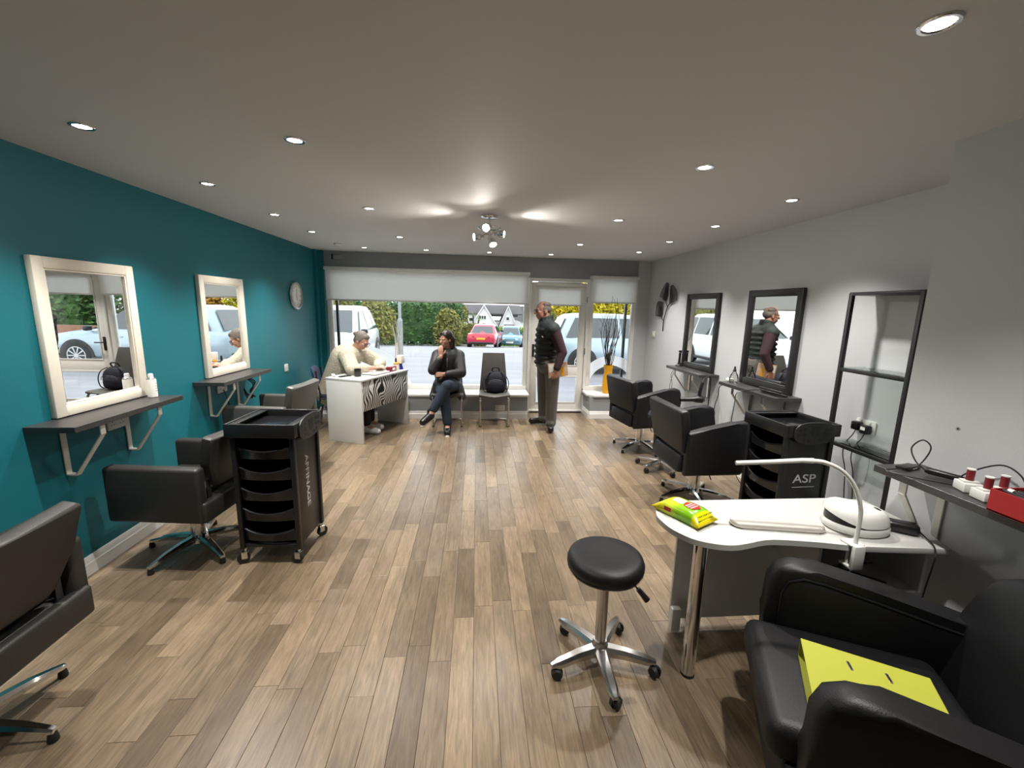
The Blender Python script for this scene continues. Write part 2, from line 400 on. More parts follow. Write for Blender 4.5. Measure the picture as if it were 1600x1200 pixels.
def roller(x0, x1, z0, z1, y, label, chain=None):
    t = thing('roller_blind', label, 'blind', ((x0+x1)/2, y, z0)); hw = (x1-x0)/2; hh = z1-z0
    MB().box((0, 0, hh-.025), (2*hw, .06, .05), .012).build('cassette', 'white_plastic', t)
    MB().box((0, 0, (hh-.05)/2+.008), (2*hw-.03, .003, hh-.05)).build('fabric', blind, t, smooth=False)
    MB().box((0, 0, .008), (2*hw-.02, .016, .022), .006).build('bottom_bar', 'white_plastic', t)
    if chain is not None:
        MB().tube([(chain*hw, -.012, hh-.04), (chain*hw, -.012, -.55)], .003, 6).build('pull_chain', 'white_plastic', t)
    return t
roller(-2.215, .80, 1.705, 2.185, YF-.075, 'wide white roller blind half down over the large shop window')
roller(.915, 1.665, 1.70, 2.045, YF-.045, 'short white roller blind fixed to the glazed shop door')
roller(1.76, 2.495, 1.755, 2.165, YF-.075, 'narrow white roller blind above the yellow vase', .98)
# ================================================================ ceiling lights
DL = [(-1.77,2.22),(-1.77,3.12),(-1.77,4.06),(-1.77,4.91),(-.865,2.25),(-.865,3.66),(-.87,5.06),
      (-1.52,6.08),(-.70,6.12),(.17,6.14),(1.04,6.14),(1.20,1.16),(1.20,2.32),(1.20,3.71),(1.21,5.13),(2.11,2.86),(2.11,3.79),(2.11,4.70),(2.11,5.60),
      (-.865,.80)]  # last one: unseen downlight added to brighten the near end, following its column's spacing
def downlight(x, y):
    q = 0 if y > 6 else 1 if x < -1.5 else 2 if x > 1.9 else 3
    t = thing('downlight', ('lit round ceiling downlight in the row beside the front fascia', 'lit round ceiling downlight in the row next to teal wall',
        'lit round ceiling downlight in the row next to grey mirror wall', 'lit round ceiling downlight in the open middle of ceiling')[q], 'ceiling light', (x, y, H), 0,
        ('downlights beside the fascia', 'downlights next to the teal wall', 'downlights next to the grey wall', 'downlights in mid ceiling')[q])
    MB().lathe([(.047,-.0005),(.047,-.004),(.044,-.007),(.036,-.007),(.033,-.003),(.033,-.0005)], 28, cap=False).build('bezel', 'chrome', t)
    MB().lathe([(.032,-.0005),(.032,-.003),(.020,-.0045),(.0001,-.005)], 24).build('bulb', 'lamp_glow', t)
    ld = bpy.data.lights.new('downlight_lamp', 'SPOT'); ld.energy = LAMP_W; ld.color = (1,.955,.90); ld.spot_size = math.radians(66 if y > 6 else 106); ld.spot_blend = 1.0; ld.shadow_soft_size = .03
    lo = bpy.data.objects.new('downlight_lamp', ld); col.objects.link(lo); lo.parent = t; lo.location = (0,0,-.02)
    return t
for p in DL: downlight(*p)
t = MB().lathe([(.05,-.0005),(.05,-.012),(.042,-.022),(.0001,-.024)], 28).build('smoke_alarm', 'white_plastic', loc=(-1.77,5.78,H)); tag(t, 'low round white ceiling detector between unlit downlight positions', 'detector')
# spotlight cluster
t = thing('spotlight_cluster', 'chrome ceiling spotlight cluster with four swivelling lit heads', 'ceiling light', (.10, 3.75, H))
MB().lathe([(.075,-.0005),(.075,-.012),(.06,-.022),(.0001,-.024)], 32).build('ceiling_plate', 'chrome', t)
MB().cyl((0,0,-.02),(0,0,-.20),.010,n=12).build('stem', 'chrome', t)
ringp = [(.095*math.cos(2*PI*k/32), .095*math.sin(2*PI*k/32), -.10) for k in range(32)]
MB().tube(ringp, .006, 8, True).build('ring', 'chrome', t)
for k,(p,d) in enumerate([((-.02,-.10,-.11),(-.30,-.75,-.34)),((-.10,.03,-.17),(-.88,-.28,-.12)),((.10,.02,-.14),(.88,-.28,-.10)),((.03,.09,-.20),(.2,-.5,-.7))]):
    p, d = V(p), V(d).normalized(); x,y,z = basis(d); m = M(((x.x,y.x,z.x,p.x),(x.y,y.y,z.y,p.y),(x.z,y.z,z.z,p.z),(0,0,0,1)))
    hd = MB().lathe([(.0001,-.055),(.016,-.055),(.020,-.035),(.030,-.02),(.034,.03),(.030,.03),(.027,.0)], 24, m, cap=False).build('spot_head', 'chrome', t)
    MB().lathe([(.027,.012),(.027,.02),(.014,.024),(.0001,.025)], 20, m).build('bulb', 'lamp_lit', hd)
    MB().tube([p-d*.05, V((p.x*.45,p.y*.45,p.z+.02)), V((0,0,-.13-.02*k))], .005, 8).build('swivel_arm', 'chrome', t)
    ld = bpy.data.lights.new('spot_lamp', 'SPOT'); ld.energy = LAMP_W*.13; ld.color = (1,.93,.84); ld.spot_size = math.radians(110); ld.spot_blend = .7; ld.shadow_soft_size = .02
    lo = bpy.data.objects.new('spot_lamp', ld); col.objects.link(lo); lo.parent = t; lo.location = p+d*.035; lo.rotation_euler = d.to_track_quat('-Z','Y').to_euler()
# ================================================================ mirrors and shelves
def mirror(label, x, yc, side, m, wdt=.655, h=.875, z=.99, fr=.062, lean=0):
    """local x across the wall, y out of the wall"""
    t = thing('wall_mirror', label, 'mirror', (x+side*wdt/2*math.sin(lean), yc, z), -PI/2*side-side*lean)
    b = MB()
    for s in (-1,1): b.box((s*(wdt/2-fr/2), .018, h/2), (fr, .035, h), .006)
    b.box((0,.018,fr/2),(wdt-2*fr+.004,.035,fr),.006); b.box((0,.018,h-fr/2),(wdt-2*fr+.004,.035,fr),.006); b.build('frame', m, t)
    b = MB(); k = .010
    for s in (-1,1): b.box((s*(wdt/2-fr-k/2), .017, h/2), (k, .026, h-2*fr), .003)
    for zz in (fr+k/2, h-fr-k/2): b.box((0,.017,zz),(wdt-2*fr-2*k,.026,k),.003)
    b.build('inner_bead', m, t)
    MB().box((0,.012,h/2),(wdt-2*fr-2*k+.004,.008,h-2*fr-2*k+.004)).build('glass', 'mirror_glass', t, smooth=False)
    return t
def bracket(parent, x, m, d=.235, drop=.30, w_=.034, th=.008):
    """flat strap: wall plate, foot and slanted strut to the front of the shelf"""
    pts = [(.006,0),(.006,-drop),(.055,-drop-.004),(d-.03,-.06),(d-.03,0)]
    b = MB(); c = [V((x,p[0],p[1])) for p in pts]
    for a,e in zip(c,c[1:]):
        d_ = (e-a).normalized(); mid = (a+e)/2; n = V((1,0,0)); u = d_.cross(n)
        b.box(mid, (w_, th, (e-a).length+th*.9), .002, 1, M(((1,u.x,d_.x,0),(0,u.y,d_.y,0),(0,u.z,d_.z,0),(0,0,0,1))))
    return b.build('bracket', m, parent)
def shelf(label, x, yc, side, m, z=.985, wdt=.83, d=.25, th=.032, bx=.22, drop=.30):
    t = thing('wall_shelf', label, 'shelf', (x, yc, z), -PI/2*side)
    MB().box((0,d/2+.0005,-th/2),(wdt,d,th),.002,1).build('board','dark_board',t)
    for s in (-1,1):
        br = bracket(t, s*bx, m, d, drop); br.location.z = -th
    return t
# side=+1: left wall (front looks to +x), side=-1: right wall
def on_wall(yc, side):  return yc
shelf('dark wall shelf on cream brackets holding the white spray can', XL, 2.72, 1, 'cream_metal')
shelf('dark wall shelf on cream brackets by the wall clock', XL, 4.05, 1, 'cream_metal')
mirror('cream framed mirror standing behind the white spray can', XL, 2.785, 1, 'cream_frame', lean=.012)
mirror('cream framed mirror on the shelf next to the wall clock', XL, 4.13, 1, 'cream_frame', lean=.02)
shelf('dark wall shelf under mirror with clear spray bottle', XR, 3.64, -1, 'satin_steel', z=.965, d=.235, drop=.26)
shelf('dark wall shelf under mirror with black hair clipper', XR, 4.86, -1, 'satin_steel', z=.965, d=.235, drop=.26)
mirror('black framed mirror above shelf with clear spray bottle', XR, 3.665, -1, 'black_metal', lean=.047, z=.97, h=.90, wdt=.665, fr=.055)
mirror('black framed mirror above shelf with black hair clipper', XR, 4.885, -1, 'black_metal', lean=.056, z=.97, h=.90, wdt=.665, fr=.055)
shelf('dark wall shelf above nail table holding red box and cables', XC, 1.10, -1, 'cream_metal', z=.975, wdt=1.24, d=.235, bx=.50)
# ================================================================ wall fittings
def socket(label, pos, side, wdt=.147, h=.087, nrm=None, sockets=2, name='wall_socket'):
    t = thing(name, label, 'socket', pos, -PI/2*side)
    MB().prism(rrect(wdt,h,.006), 0, .010, frame((0,.0005,0),(-1,0,0),(0,0,1)), .002).build('faceplate','white_plastic',t)
    for k in range(sockets):
        xx = (k-(sockets-1)/2)*.07
        MB().box((xx,.012,.028),(.012,.005,.018),.002).build('switch','white_plastic',t)
        b = MB(); b.box((xx,.0107,.004),(.004,.001,.009)); b.box((xx-.011,.0107,-.014),(.007,.001,.004)); b.box((xx+.011,.0107,-.014),(.007,.001,.004)); b.build('pin_hole','black_plastic',t)
    return t
socket('white double socket just under shelf with spray can', (XL,2.86,.865), 1)
socket('white double socket behind bracket of shelf by clock', (XL,4.02,.87), 1)
socket('white single socket between wall clock and blue chair', (XL,5.36,.865), 1, .087, .087, sockets=1)
t = socket('white double socket with two black plugs behind black rack', (XR,2.62,.90), -1)
socket('white double socket on the low wall beneath the grey chairs', (.36,6.204,.165), 2)
t = thing('thermostat', 'small beige wall thermostat below the metal leaf art', 'thermostat', (XR,6.27,1.31), PI/2)
MB().prism(rrect(.075,.085,.008),0,.022,frame((0,.0005,0),(-1,0,0),(0,0,1)),.004).build('housing','cream_frame',t)
MB().cyl((0,.022,-.005),(0,.030,-.005),.018,n=20).build('dial','white_plastic',t)
def plug(label, pos, tilt=0):
    t = thing('mains_plug', label, 'plug', pos, PI/2)
    MB().box((0,.028,0),(.055,.045,.06),.008).build('body','black_plastic',t)
    MB().tube(curve([(0,.03,-.028),(0,.05,-.07),(.02,.07,-.13),(.05,.05,-.22),(.03,.03,-.35),(0,.02,-.6),(-.1,.02,-.87)]),.0035,6).build('cord','black_plastic',t)
    return t
plug('black power plug in the socket beside a white label', (XR-.011,2.655,.895))
t = plug('black power plug carrying a small white sticker', (XR-.011,2.585,.885))
MB().box((0,.0515,.008),(.035,.001,.022)).build('sticker','paper',t,smooth=False)
# clock
t = thing('wall_clock', 'round silver rimmed wall clock on the teal wall', 'clock', (XL,5.77,1.74), -PI/2)
mm = frame((0,0,0),(-1,0,0),(0,0,1))
MB().lathe([(.165,.001),(.178,.012),(.172,.030),(.150,.036),(.146,.018)],24,mm,cap=False).build('rim','silver_foil',t)
MB().lathe([(.150,.010),(.150,.016),(.0001,.016)],32,mm).build('dial','paper',t)
for k in range(12):
    a = 2*PI*(k+1)/12; text(str(k+1),.034,'black_plastic',t,mm@M.Translation((.118*math.sin(a),.118*math.cos(a),.017)),.0005,name='numeral')
for a,l,wd in ((math.radians(6),.095,.006),(math.radians(172),.062,.008)):
    MB().box((0,l*.42,.020),(wd,l,.002)).build('hand','black_metal',t).data.transform(mm@M.Rotation(-a,4,'Z'))
# camera bracket above the blind
t = thing('alarm_sensor', 'small grey sensor box on fascia over wide blind', 'sensor', (-2.08,YF-.022,2.32))
MB().box((.06,-.018,0),(.13,.034,.06),.006).build('box','fascia_paint',t)
MB().cyl((-.02,-.02,-.03),(-.02,-.02,.04),.012,n=10).build('arm','black_metal',t)
# metal leaf art on right wall
t = thing('leaf_wall_art', 'dark wire ginkgo leaf wall sculpture with three leaves', 'wall art', (XR,6.0,1.35), PI/2)
mat('leaf_mesh',(.03,.03,.032),.5,alpha=.22)
def leafblade(base, rim, y=.022):
    b = MB(); P0 = V((base[0],y,base[1])); rm = curve([(p[0],y+.012*math.sin(PI*k/(len(rim)-1)),p[1]) for k,p in enumerate(rim)],4)
    for p in rm: b.tube([P0,p],[.004,.0022],6)
    b.tube(rm,.004,6)
    for q in (.35,.5,.65,.8,.92): b.tube([P0+(p-P0)*q for p in rm],.0018,5)
    lf = b.build('leaf','black_metal',t); b = MB(); o_ = V((0,-.002,0))
    for p,q in zip(rm,rm[1:]): b.quad(P0+o_,p+o_,q+o_)
    b.build('mesh_sheet','leaf_mesh',lf,smooth=False)
leafblade((.027,.224),[(.225,.235),(.207,.342),(.158,.436),(.08,.440),(.004,.425)])
leafblade((-.078,.442),[(.14,.515),(.059,.598),(-.032,.675),(-.087,.703),(-.133,.675)])
leafblade((-.197,.405),[(-.189,.645),(-.268,.660),(-.359,.612),(-.415,.555),(-.415,.450)])
b = MB(); b.tube(curve([(-.035,.012,.019),(-.050,.02,.157),(-.10,.022,.27),(-.145,.022,.361),(-.197,.022,.405)]),.007,8); b.tube(curve([(-.145,.022,.36),(-.115,.022,.40),(-.078,.022,.442)]),.005,8); b.tube(curve([(-.05,.02,.157),(-.02,.022,.19),(.027,.022,.224)]),.005,8); b.build('stem','black_metal',t)
# two screw holes on the near wall
for k,(yy,zz) in enumerate(((1.60,1.18),(1.325,1.41))):
    t = thing('wall_plug', ('small dark screw hole plug low on the bare grey wall','small dark screw hole plug higher on bare grey wall')[k], 'wall plug', (XC,yy,zz), PI/2)
    MB().lathe([(.008,.0005),(.008,.002),(.004,.002)],14,mm,cap=False).build('collar','fascia_paint',t)
    MB().lathe([(.0045,.0005),(.0045,.0015),(.0001,.0015)],12,mm).build('hole','black_plastic',t)
# ================================================================ styling chairs
def star_base(t, r=.31, a0=0, m='chrome', z=.03, col_top=.33, cr=.035, casters=False, sleeve=True, hub=.05):
    ba = MB().lathe([(hub,.045),(hub+.012,.055),(hub+.008,.085),(cr+.012,.11),(cr+.004,.13)],24).build('hub', m, t)
    for k in range(5):
        a = a0+2*PI*k/5; c,s = math.cos(a), math.sin(a)
        prof = [(.03,.085,.030,.020),(.12,.084,.026,.018),(.22,.072,.022,.015),(r-.02,.052 if not casters else .072,.016,.010),(r,.048 if not casters else .070,.012,.008)]
        R = [[V((c*q-s*wd*u, s*q+c*wd*u, zz+hh*v)) for u,v in ((-1,-1),(1,-1),(1.0,.2),(.55,1),(-.55,1),(-1.0,.2))] for q,zz,wd,hh in prof]
        leg = MB().rings(R).build('base_leg', m, t)
        if casters:
            ca = MB().cyl((c*(r-.015),s*(r-.015),.04),(c*(r-.015),s*(r-.015),.072),.008,n=8).build('caster_stem','black_plastic',leg)
            d = rnd.uniform(0,2*PI); ox,oy = .015*math.cos(d), .015*math.sin(d); nx,ny = -math.sin(d), math.cos(d); b = MB()
            for q in (-1,1): b.cyl((c*(r-.015)+ox+q*nx*.006, s*(r-.015)+oy+q*ny*.006, .027),(c*(r-.015)+ox+q*nx*.020, s*(r-.015)+oy+q*ny*.020, .027),.027,.022,n=18)
            b.box((c*(r-.015)+ox*.6,s*(r-.015)+oy*.6,.038),(.03,.03,.026),.006); b.build('caster','rubber',leg)
        else:
            MB().lathe([(.016,0),(.018,.006),(.016,.022),(.012,.045)],14,M.Translation((c*(r-.012),s*(r-.012),0))).build('glide','rubber',leg)
    MB().cyl((0,0,.10),(0,0,col_top),cr,n=24).build('column', m, t)
    if not casters: MB().cyl((0,0,.10),(0,0,.10+(col_top-.10)*.72),cr+.012,n=24).build('column_sleeve', m, t)
    return ba
def salon_chair(label, loc, rotz, m='brown_leather', lift=0, a0=.3, style=0, group=None):
    t = thing('styling_chair', label, 'chair', loc, rotz, group); z = lift
    if style == 0:
        w2_, at, al, az = .305, .075, .57, .345
        for s in (-1,1):
            MB().box((s*(w2_-at/2), .015, .505+z), (at, al, .345), .022, 3).build('armrest', m, t)
        MB().box((0,.01,.405+z),(2*w2_-2*at-.004,al-.05,.11),.02,3).build('seat_base', m, t)
        MB().box((0,.03,.475+z),(2*w2_-2*at-.010,al-.10,.06),.022,3).build('seat_cushion', m, t)
        # back: wider at the top, rounded lower corners, leaning
        o_ = [(-.165,.0),(-.13,-.02),(.13,-.02),(.165,.0),(.212,.10),(.228,.16),(.250,.30),(.246,.325),(.23,.335),(0,.318),(-.23,.335),(-.246,.325),(-.250,.30),(-.228,.16),(-.212,.10)]
        bk = MB().prism(o_, -.035, .035, frame((0,-.235,.53+z),(1,0,0),(0,-.22,.97)), .016, 3).build('backrest', m, t)
        MB().box((0,-.265,.395+z),(2*w2_-.03,.05,.13),.018,3).build('rear_panel', m, t)
        for s in (-1,1): MB().box((s*.19,-.245,.50+z),(.03,.012,.14),.003).build('back_strap','black_metal',t)
    else:
        w2_, at = .325, .085
        ol = [(-.27,.34),(.20,.34),(.24,.37),(.265,.46),(.29,.63),(.292,.73),(.27,.775),(.22,.795),(.12,.78),(-.10,.735),(-.27,.70)]
        for s in (-1,1):
            MB().prism(ol, -at/2, at/2, frame((s*(w2_-at/2),0,z),(0,1,0),(0,0,1)), .028, 4).build('armrest', m, t)
        MB().box((0,.01,.405+z),(2*w2_-2*at-.004,.50,.11),.02,3).build('seat_base', m, t)
        MB().box((0,.03,.48+z),(2*w2_-2*at-.010,.46,.07),.028,3).build('seat_cushion', m, t)
        o_ = [(-.275,.0),(.275,.0),(.29,.16),(.31,.33),(.30,.352),(.285,.36),(0,.350),(-.285,.36),(-.30,.352),(-.31,.33),(-.29,.16)]
        MB().prism(o_, -.035, .035, frame((0,-.255,.525+z),(1,0,0),(0,-.16,.987)), .018, 3).build('backrest', m, t)
        MB().box((0,-.255,.415+z),(2*w2_-2*at-.004,.07,.15),.02,3,(-.18,0,0)).build('rear_panel', m, t)
        for s in (-1,1): MB().box((s*(w2_-at+.001),-.285,.60+z),(.010,.012,.09),.002).build('zip_tag','silver_foil',t)
    MB().box((0,0,.335+z),(.22,.22,.025),.004).build('mount_plate','black_metal',t)
    star_base(t, .33, a0, 'chrome', col_top=.325+z)
    MB().tube([(.03,.02,.30+z),(.12,.05,.29+z),(.20,.03,.26+z)],.006,8).build('pump_lever','chrome',t)
    return t
salon_chair('brown-black leather styling chair facing teal wall, farthest from window', (-1.90,1.46,0), PI/2+.02, 'brown_leather', 0, .95)
salon_chair('brown-black leather styling chair beside trolley lettered AFFINAGE', (-1.86,2.80,0), PI/2-.10, 'brown_leather', 0, .38)
salon_chair('grey leather styling chair under shelf beside wall clock', (-1.93,4.12,0), PI/2-.12, 'grey_leather', .055, .2)
salon_chair('black leather styling chair with puffy arms beside trolley lettered ASP', (1.95,3.42,0), -PI/2+.02, 'black_leather', 0, 2.35, 1)
salon_chair('black leather styling chair with puffy arms near yellow vase', (1.99,4.80,0), -PI/2+.17, 'black_leather', 0, 2.6, 1)
# black cape lying on the chair seat
b = MB(); R = []
for k in range(9):
    u = k/8; R.append([V((-.14+.28*u, -.02+.05*math.sin(5*u)+q*.05*(1+.3*math.sin(7*u)), .508+.012*(1-abs(q))*(1+math.sin(9*u+q*2))+.004)) for q in (-1,-.5,0,.5,1,.5,0,-.5)])
for r_ in R:
    for i in (5,6,7): r_[i].z = .507
cp = b.rings(R).build('folded_cape','black_cloth',loc=(-1.86,2.80,0),rotz=PI/2-.10); tag(cp,'crumpled black cloth on seat of chair beside AFFINAGE trolley','cloth')
def round_stool(label, loc, a0, h=.57, r=.172, base='satin_steel', br=.255):
    t = thing('round_stool', label, 'stool', loc)
    MB().lathe([(.0001,h-.085),(r*.80,h-.085),(r*.86,h-.078),(r*.95,h-.070),(r,h-.048),(r*1.0,h-.03),(r*.95,h-.010),(r*.85,h-.002),(r*.6,h-.004),(.0001,h-.008)],48).build('seat','black_leather',t,ang=60)
    MB().lathe([(r*.955,h-.073),(r*.975,h-.069),(r*.985,h-.064)],48,cap=False).build('seat_piping','black_plastic',t)
    MB().cyl((0,0,h-.13),(0,0,h-.084),.018,n=16).build('gas_spring','black_plastic',t)
    star_base(t, br, a0, base, col_top=h-.115, cr=.026, casters=True, hub=.030)
    lv = MB().tube([(.05,-.03,h-.09),(.11,-.05,h-.115),(.14,-.06,h-.145)],.004,8).build('height_lever','black_metal',t)
    MB().cyl((.137,-.059,h-.142),(.178,-.072,h-.190),.011,.015,n=12).build('lever_grip','black_plastic',lv)
    return t
round_stool('round black swivel stool with polished base beside white nail table', (.59,1.70,0), math.radians(-91))
round_stool('round black swivel stool between the two puffy black chairs', (1.96,4.12,0), 1.1, .62)
# ================================================================ hairdressing trolleys
def caster(parent, x, y, m='chrome', a=0):
    c = MB().cyl((x,y,.075),(x,y,.105),.009,n=10).build('caster_stem', m, parent)
    dx,dy = .014*math.cos(a), .014*math.sin(a); nx,ny = -math.sin(a), math.cos(a)
    b = MB()
    for s in (-1,1): b.box((x+dx*.5+nx*s*.014, y+dy*.5+ny*s*.014, .055),(.035,.004,.045),.002,1,(0,0,a))
    b.box((x+dx*.3,y+dy*.3,.079),(.04,.034,.006),.002,1,(0,0,a)); b.build('caster_fork', m, c)
    MB().cyl((x+dx+nx*-.011,y+dy+ny*-.012,.036),(x+dx+nx*.012,y+dy+ny*.012,.036),.036,n=22).build('wheel','rubber',c)
def trolley(label, loc, rotz, word, wmat, hh=.93, w_=.36, d=.37, word_kind=0):
    """front (drawers) looks to local -y; the lettered side looks to +x"""
    t = thing('salon_trolley', label, 'trolley', loc, rotz); z0 = .115; zt = hh-.085; m = 'black_plastic'
    for s in (-1,1):
        sp = MB().box((s*(w_/2-.006),0,(z0+zt)/2),(.012,d-.05,zt-z0),.003).build('side_panel', m, t)
        for q in (-1,1): MB().box((s*(w_/2-.004),q*(d/2-.018),(z0-.01+zt)/2),(.030,.034,zt-z0+.02),.008).build('post', m, t)
    MB().box((0,d/2-.012,(z0+zt)/2),(w_-.02,.012,zt-z0),.003).build('rear_panel', m, t)
    MB().box((0,0,z0+.010),(w_-.01,d-.02,.022),.004).build('bottom_shelf', m, t)
    # deep top tray with raised rim
    b = MB(); tw, td = w_+.060, d+.035; zc = hh-.043
    b.box((0,-td/2+.008,zc),(tw,.016,.085),.005); b.box((0,td/2-.008,zc),(tw,.016,.085),.005)
    for s in (-1,1): b.box((s*(tw/2-.008),0,zc),(.016,td-.03,.085),.005)
    for s in (-1,1): b.box((s*(tw/2-.033),0,hh-.012),(.050,td-.03,.010),.003)
    b.build('top_rim', m, t)
    MB().box((0,0,hh-.050),(tw-.03,td-.03,.008),.002).build('top_tray','smoke_plastic',t)
    n = 5; step = (zt-z0-.05)/n
    for k in range(n):
        zc = z0+.045+step*k; dh = step*.60
        dr = MB(); ww, dd = w_-.05, d-.06
        dr.box((0,-.002,zc+.004),(ww,dd,.006),.002)
        for s in (-1,1): dr.box((s*(ww/2-.003),-.002,zc+dh/2),(.006,dd,dh),.002)
        dr.box((0,dd/2-.005,zc+dh/2),(ww,.006,dh),.002)
        dw = dr.build('drawer','smoke_plastic',t)
        # front with a dipped curved lip
        R = []
        for i in range(13):
            u = i/12*2-1; x = u*ww/2; y = -dd/2-.004-.022*(1-u*u); top = zc+dh*.98-.030*(1-u*u)
            R.append([V((x,y,zc)),V((x,y-.004,zc)),V((x,y-.010,top-.006)),V((x,y-.016,top)),V((x,y-.008,top+.004)),V((x,y,top-.006))])
        MB().rings(R).build('drawer_front','smoke_plastic',dw)
    for sx in (-1,1):
        for sy in (-1,1): caster(t, sx*(w_/2-.012), sy*(d/2-.022), 'chrome', rnd.uniform(0,6.28))
    # perforated tool holder hooked over the lettered side
    x = tw/2+.006
    b = MB(); n = 40; o_ = []
    for i in range(n):
        a = 2*PI*i/n; o_.append((.155*math.copysign(abs(math.cos(a))**.7,math.cos(a)), -.055+.075*math.copysign(abs(math.sin(a))**.8,math.sin(a))))
    hd = MB().prism(o_, -.004, .004, frame((x,0,hh),(0,1,0),(0,0,1)), .002).build('tool_holder', 'black_metal', t)
    holes = [(-.115,-.03,.014),(-.115,-.065,.012),(-.08,-.025,.012),(-.08,-.06,.014),(-.08,-.095,.012),(.115,-.03,.014),(.115,-.065,.012),(.08,-.025,.012),(.08,-.06,.014),(.08,-.095,.012),(-.04,-.105,.012),(.04,-.105,.012)]
    for hx,hz,r in holes:
        MB().cyl((x+.0042,hx,hh+hz),(x+.0050,hx,hh+hz),r,n=14).build('holder_hole','grey_lettering' if False else 'rubber',hd)
    MB().prism([(-.03,.0),(.03,.0),(.026,-.06),(0,-.078),(-.026,-.06)],.0042,.0050,frame((x,0,hh-.008),(0,1,0),(0,0,1))).build('holder_slot','rubber',hd)
    if word_kind == 0:   # reads downwards
        text(word,.062,wmat,t,frame((w_/2+.0015,-.01,.50),(0,0,-1),(0,1,0)),.0008,sx=1.28,bold=.0006)
    else:
        text(word,.085,wmat,t,frame((w_/2+.0015,.005,.54),(0,1,0),(0,0,1)),.0008,sx=1.25,bold=.0005)
        MB().box((w_/2+.001,.005,.482),(.001,.17,.004)).build('underline',wmat,t,smooth=False)
    return t
trolley('tall black drawer trolley on casters lettered AFFINAGE', (-1.285,2.755,0), math.radians(-3), 'AFFINAGE', 'grey_lettering')
trolley('tall black drawer trolley lettered ASP beside black rack', (2.235,2.745,0), math.radians(-90+3), 'ASP', 'grey_lettering', word_kind=1)
# ================================================================ black display rack
t = thing('display_rack', 'tall black metal rack with glass shelves against grey wall', 'rack', (2.52,2.475,0), 0)
y0,y1,dp = -.235,.235,.172
for yy in (y0,y1): MB().box((0,yy,.90),(.026,.026,1.80),.003).build('post','black_metal',t)
for zz in (1.285,.765): MB().box((dp-.004,0,zz+.008),(.008,.46,.010),.002).build('wall_rail','black_metal',t)
MB().box((dp/2-.006,0,1.795),(dp+.012,.49,.022),.003).build('top_board','black_metal',t)
for zz in (1.285,.765,.25):
    MB().box((0,0,zz),(.024,.446,.024),.003).build('crossbar','black_metal',t)
    MB().box((dp/2-.002,0,zz+.016),(dp-.01,.442,.006)).build('glass_shelf','shelf_glass',t,smooth=False)
MB().box((.09,-.175,.825),(.03,.004,.045),.001).build('price_card','paper',t,smooth=False)
# ================================================================ nail table
t = thing('nail_table', 'white kidney shaped nail table with chrome leg', 'table', (1.43,1.70,0)); TZ = .70
out = [(.973,1.945),(.895,1.88),(.858,1.80),(.856,1.745),(.872,1.665),(.923,1.584),(.998,1.541),(1.075,1.527),(1.146,1.539),(1.224,1.558),(1.298,1.560),(1.445,1.536),(1.532,1.514),(1.62,1.493),(1.985,1.455),(2.03,1.60),(2.03,1.92),(1.872,1.945)]
oc = []
for k in range(len(out)): oc.append(V((out[k][0]-1.43,out[k][1]-1.70,0)))
sm_ = curve(oc[:14],4)+oc[14:]
MB().prism([(p.x,p.y) for p in sm_], TZ-.025, TZ, bev=.002, seg=1).build('table_top','table_white',t,ang=50)
lg = MB().cyl((-.445,-.085,.012),(-.445,-.085,TZ-.025),.030,n=24).build('leg','chrome',t)
MB().cyl((-.445,-.085,0),(-.445,-.085,.014),.031,n=24).build('leg_foot','rubber',lg)
MB().cyl((-.445,-.085,TZ-.032),(-.445,-.085,TZ-.0255),.045,n=24).build('leg_flange','chrome',lg)
MB().box((.07,.205,.365),(.95,.018,.62),.003).build('modesty_panel','white_laminate',t)
for xx in (-.32,.45): MB().cyl((xx,.205,.028),(xx+.025,.205,.028),.028,n=18).build('panel_wheel','white_plastic',t)
b = MB(); b.box((.53,.005,.56),(.018,.37,.22),.002); b.box((.13,.06,.56),(.018,.27,.22),.002); b.box((.33,.005,.455),(.40,.36,.014),.002); b.build('open_cubby','white_laminate',t)
MB().tube(curve([(.20,-.05,.50),(.28,-.12,.56),(.36,-.10,.55),(.30,.0,.47),(.42,-.13,.47)]),.004,6).build('loose_cable','black_plastic',t)
tb = t
# white socket box clipped near the leg
q = MB().box((1.035,1.86,.075),(.05,.035,.13),.008).build('cable_box','white_plastic'); q.data.transform(M.Translation((-1.035,-1.86,0))); q.location=(1.035,1.86,.011); tag(q,'white cable box on floor behind chrome table leg','cable box')
# wipes packet
pk = thing('wipes_packet','yellow and green packet of wipes lying on nail table','packet',(.985,1.785,TZ),math.radians(-62)); pk.scale=(1.08,1.1,1.1)
m = mat('packet_print',(.55,.60,.02),.22,noise=0)
nt = m.node_tree; tc = nt.nodes.new('ShaderNodeTexCoord'); sx_ = nt.nodes.new('ShaderNodeSeparateXYZ'); nt.links.new(tc.outputs['Generated'],sx_.inputs[0])
cr = nt.nodes.new('ShaderNodeValToRGB'); cr.color_ramp.interpolation='EASE'; e = cr.color_ramp.elements
e[0].position=0; e[0].color=(.62,.50,.0,1); e[1].position=1; e[1].color=(.62,.52,.0,1)
for p_,c_ in ((.20,(.58,.58,.01)),(.35,(.52,.66,.03)),(.55,(.22,.47,.01)),(.80,(.16,.40,.008)),(.85,(.62,.54,.0))): k=e.new(p_); k.color=(*c_,1)
nt.links.new(sx_.outputs[0],cr.inputs[0]); nt.links.new(cr.outputs[0],nt.nodes['Principled BSDF'].inputs['Base Color'])
R = []; n = 15; Lx, Wy, Hz = .235,.125,.05
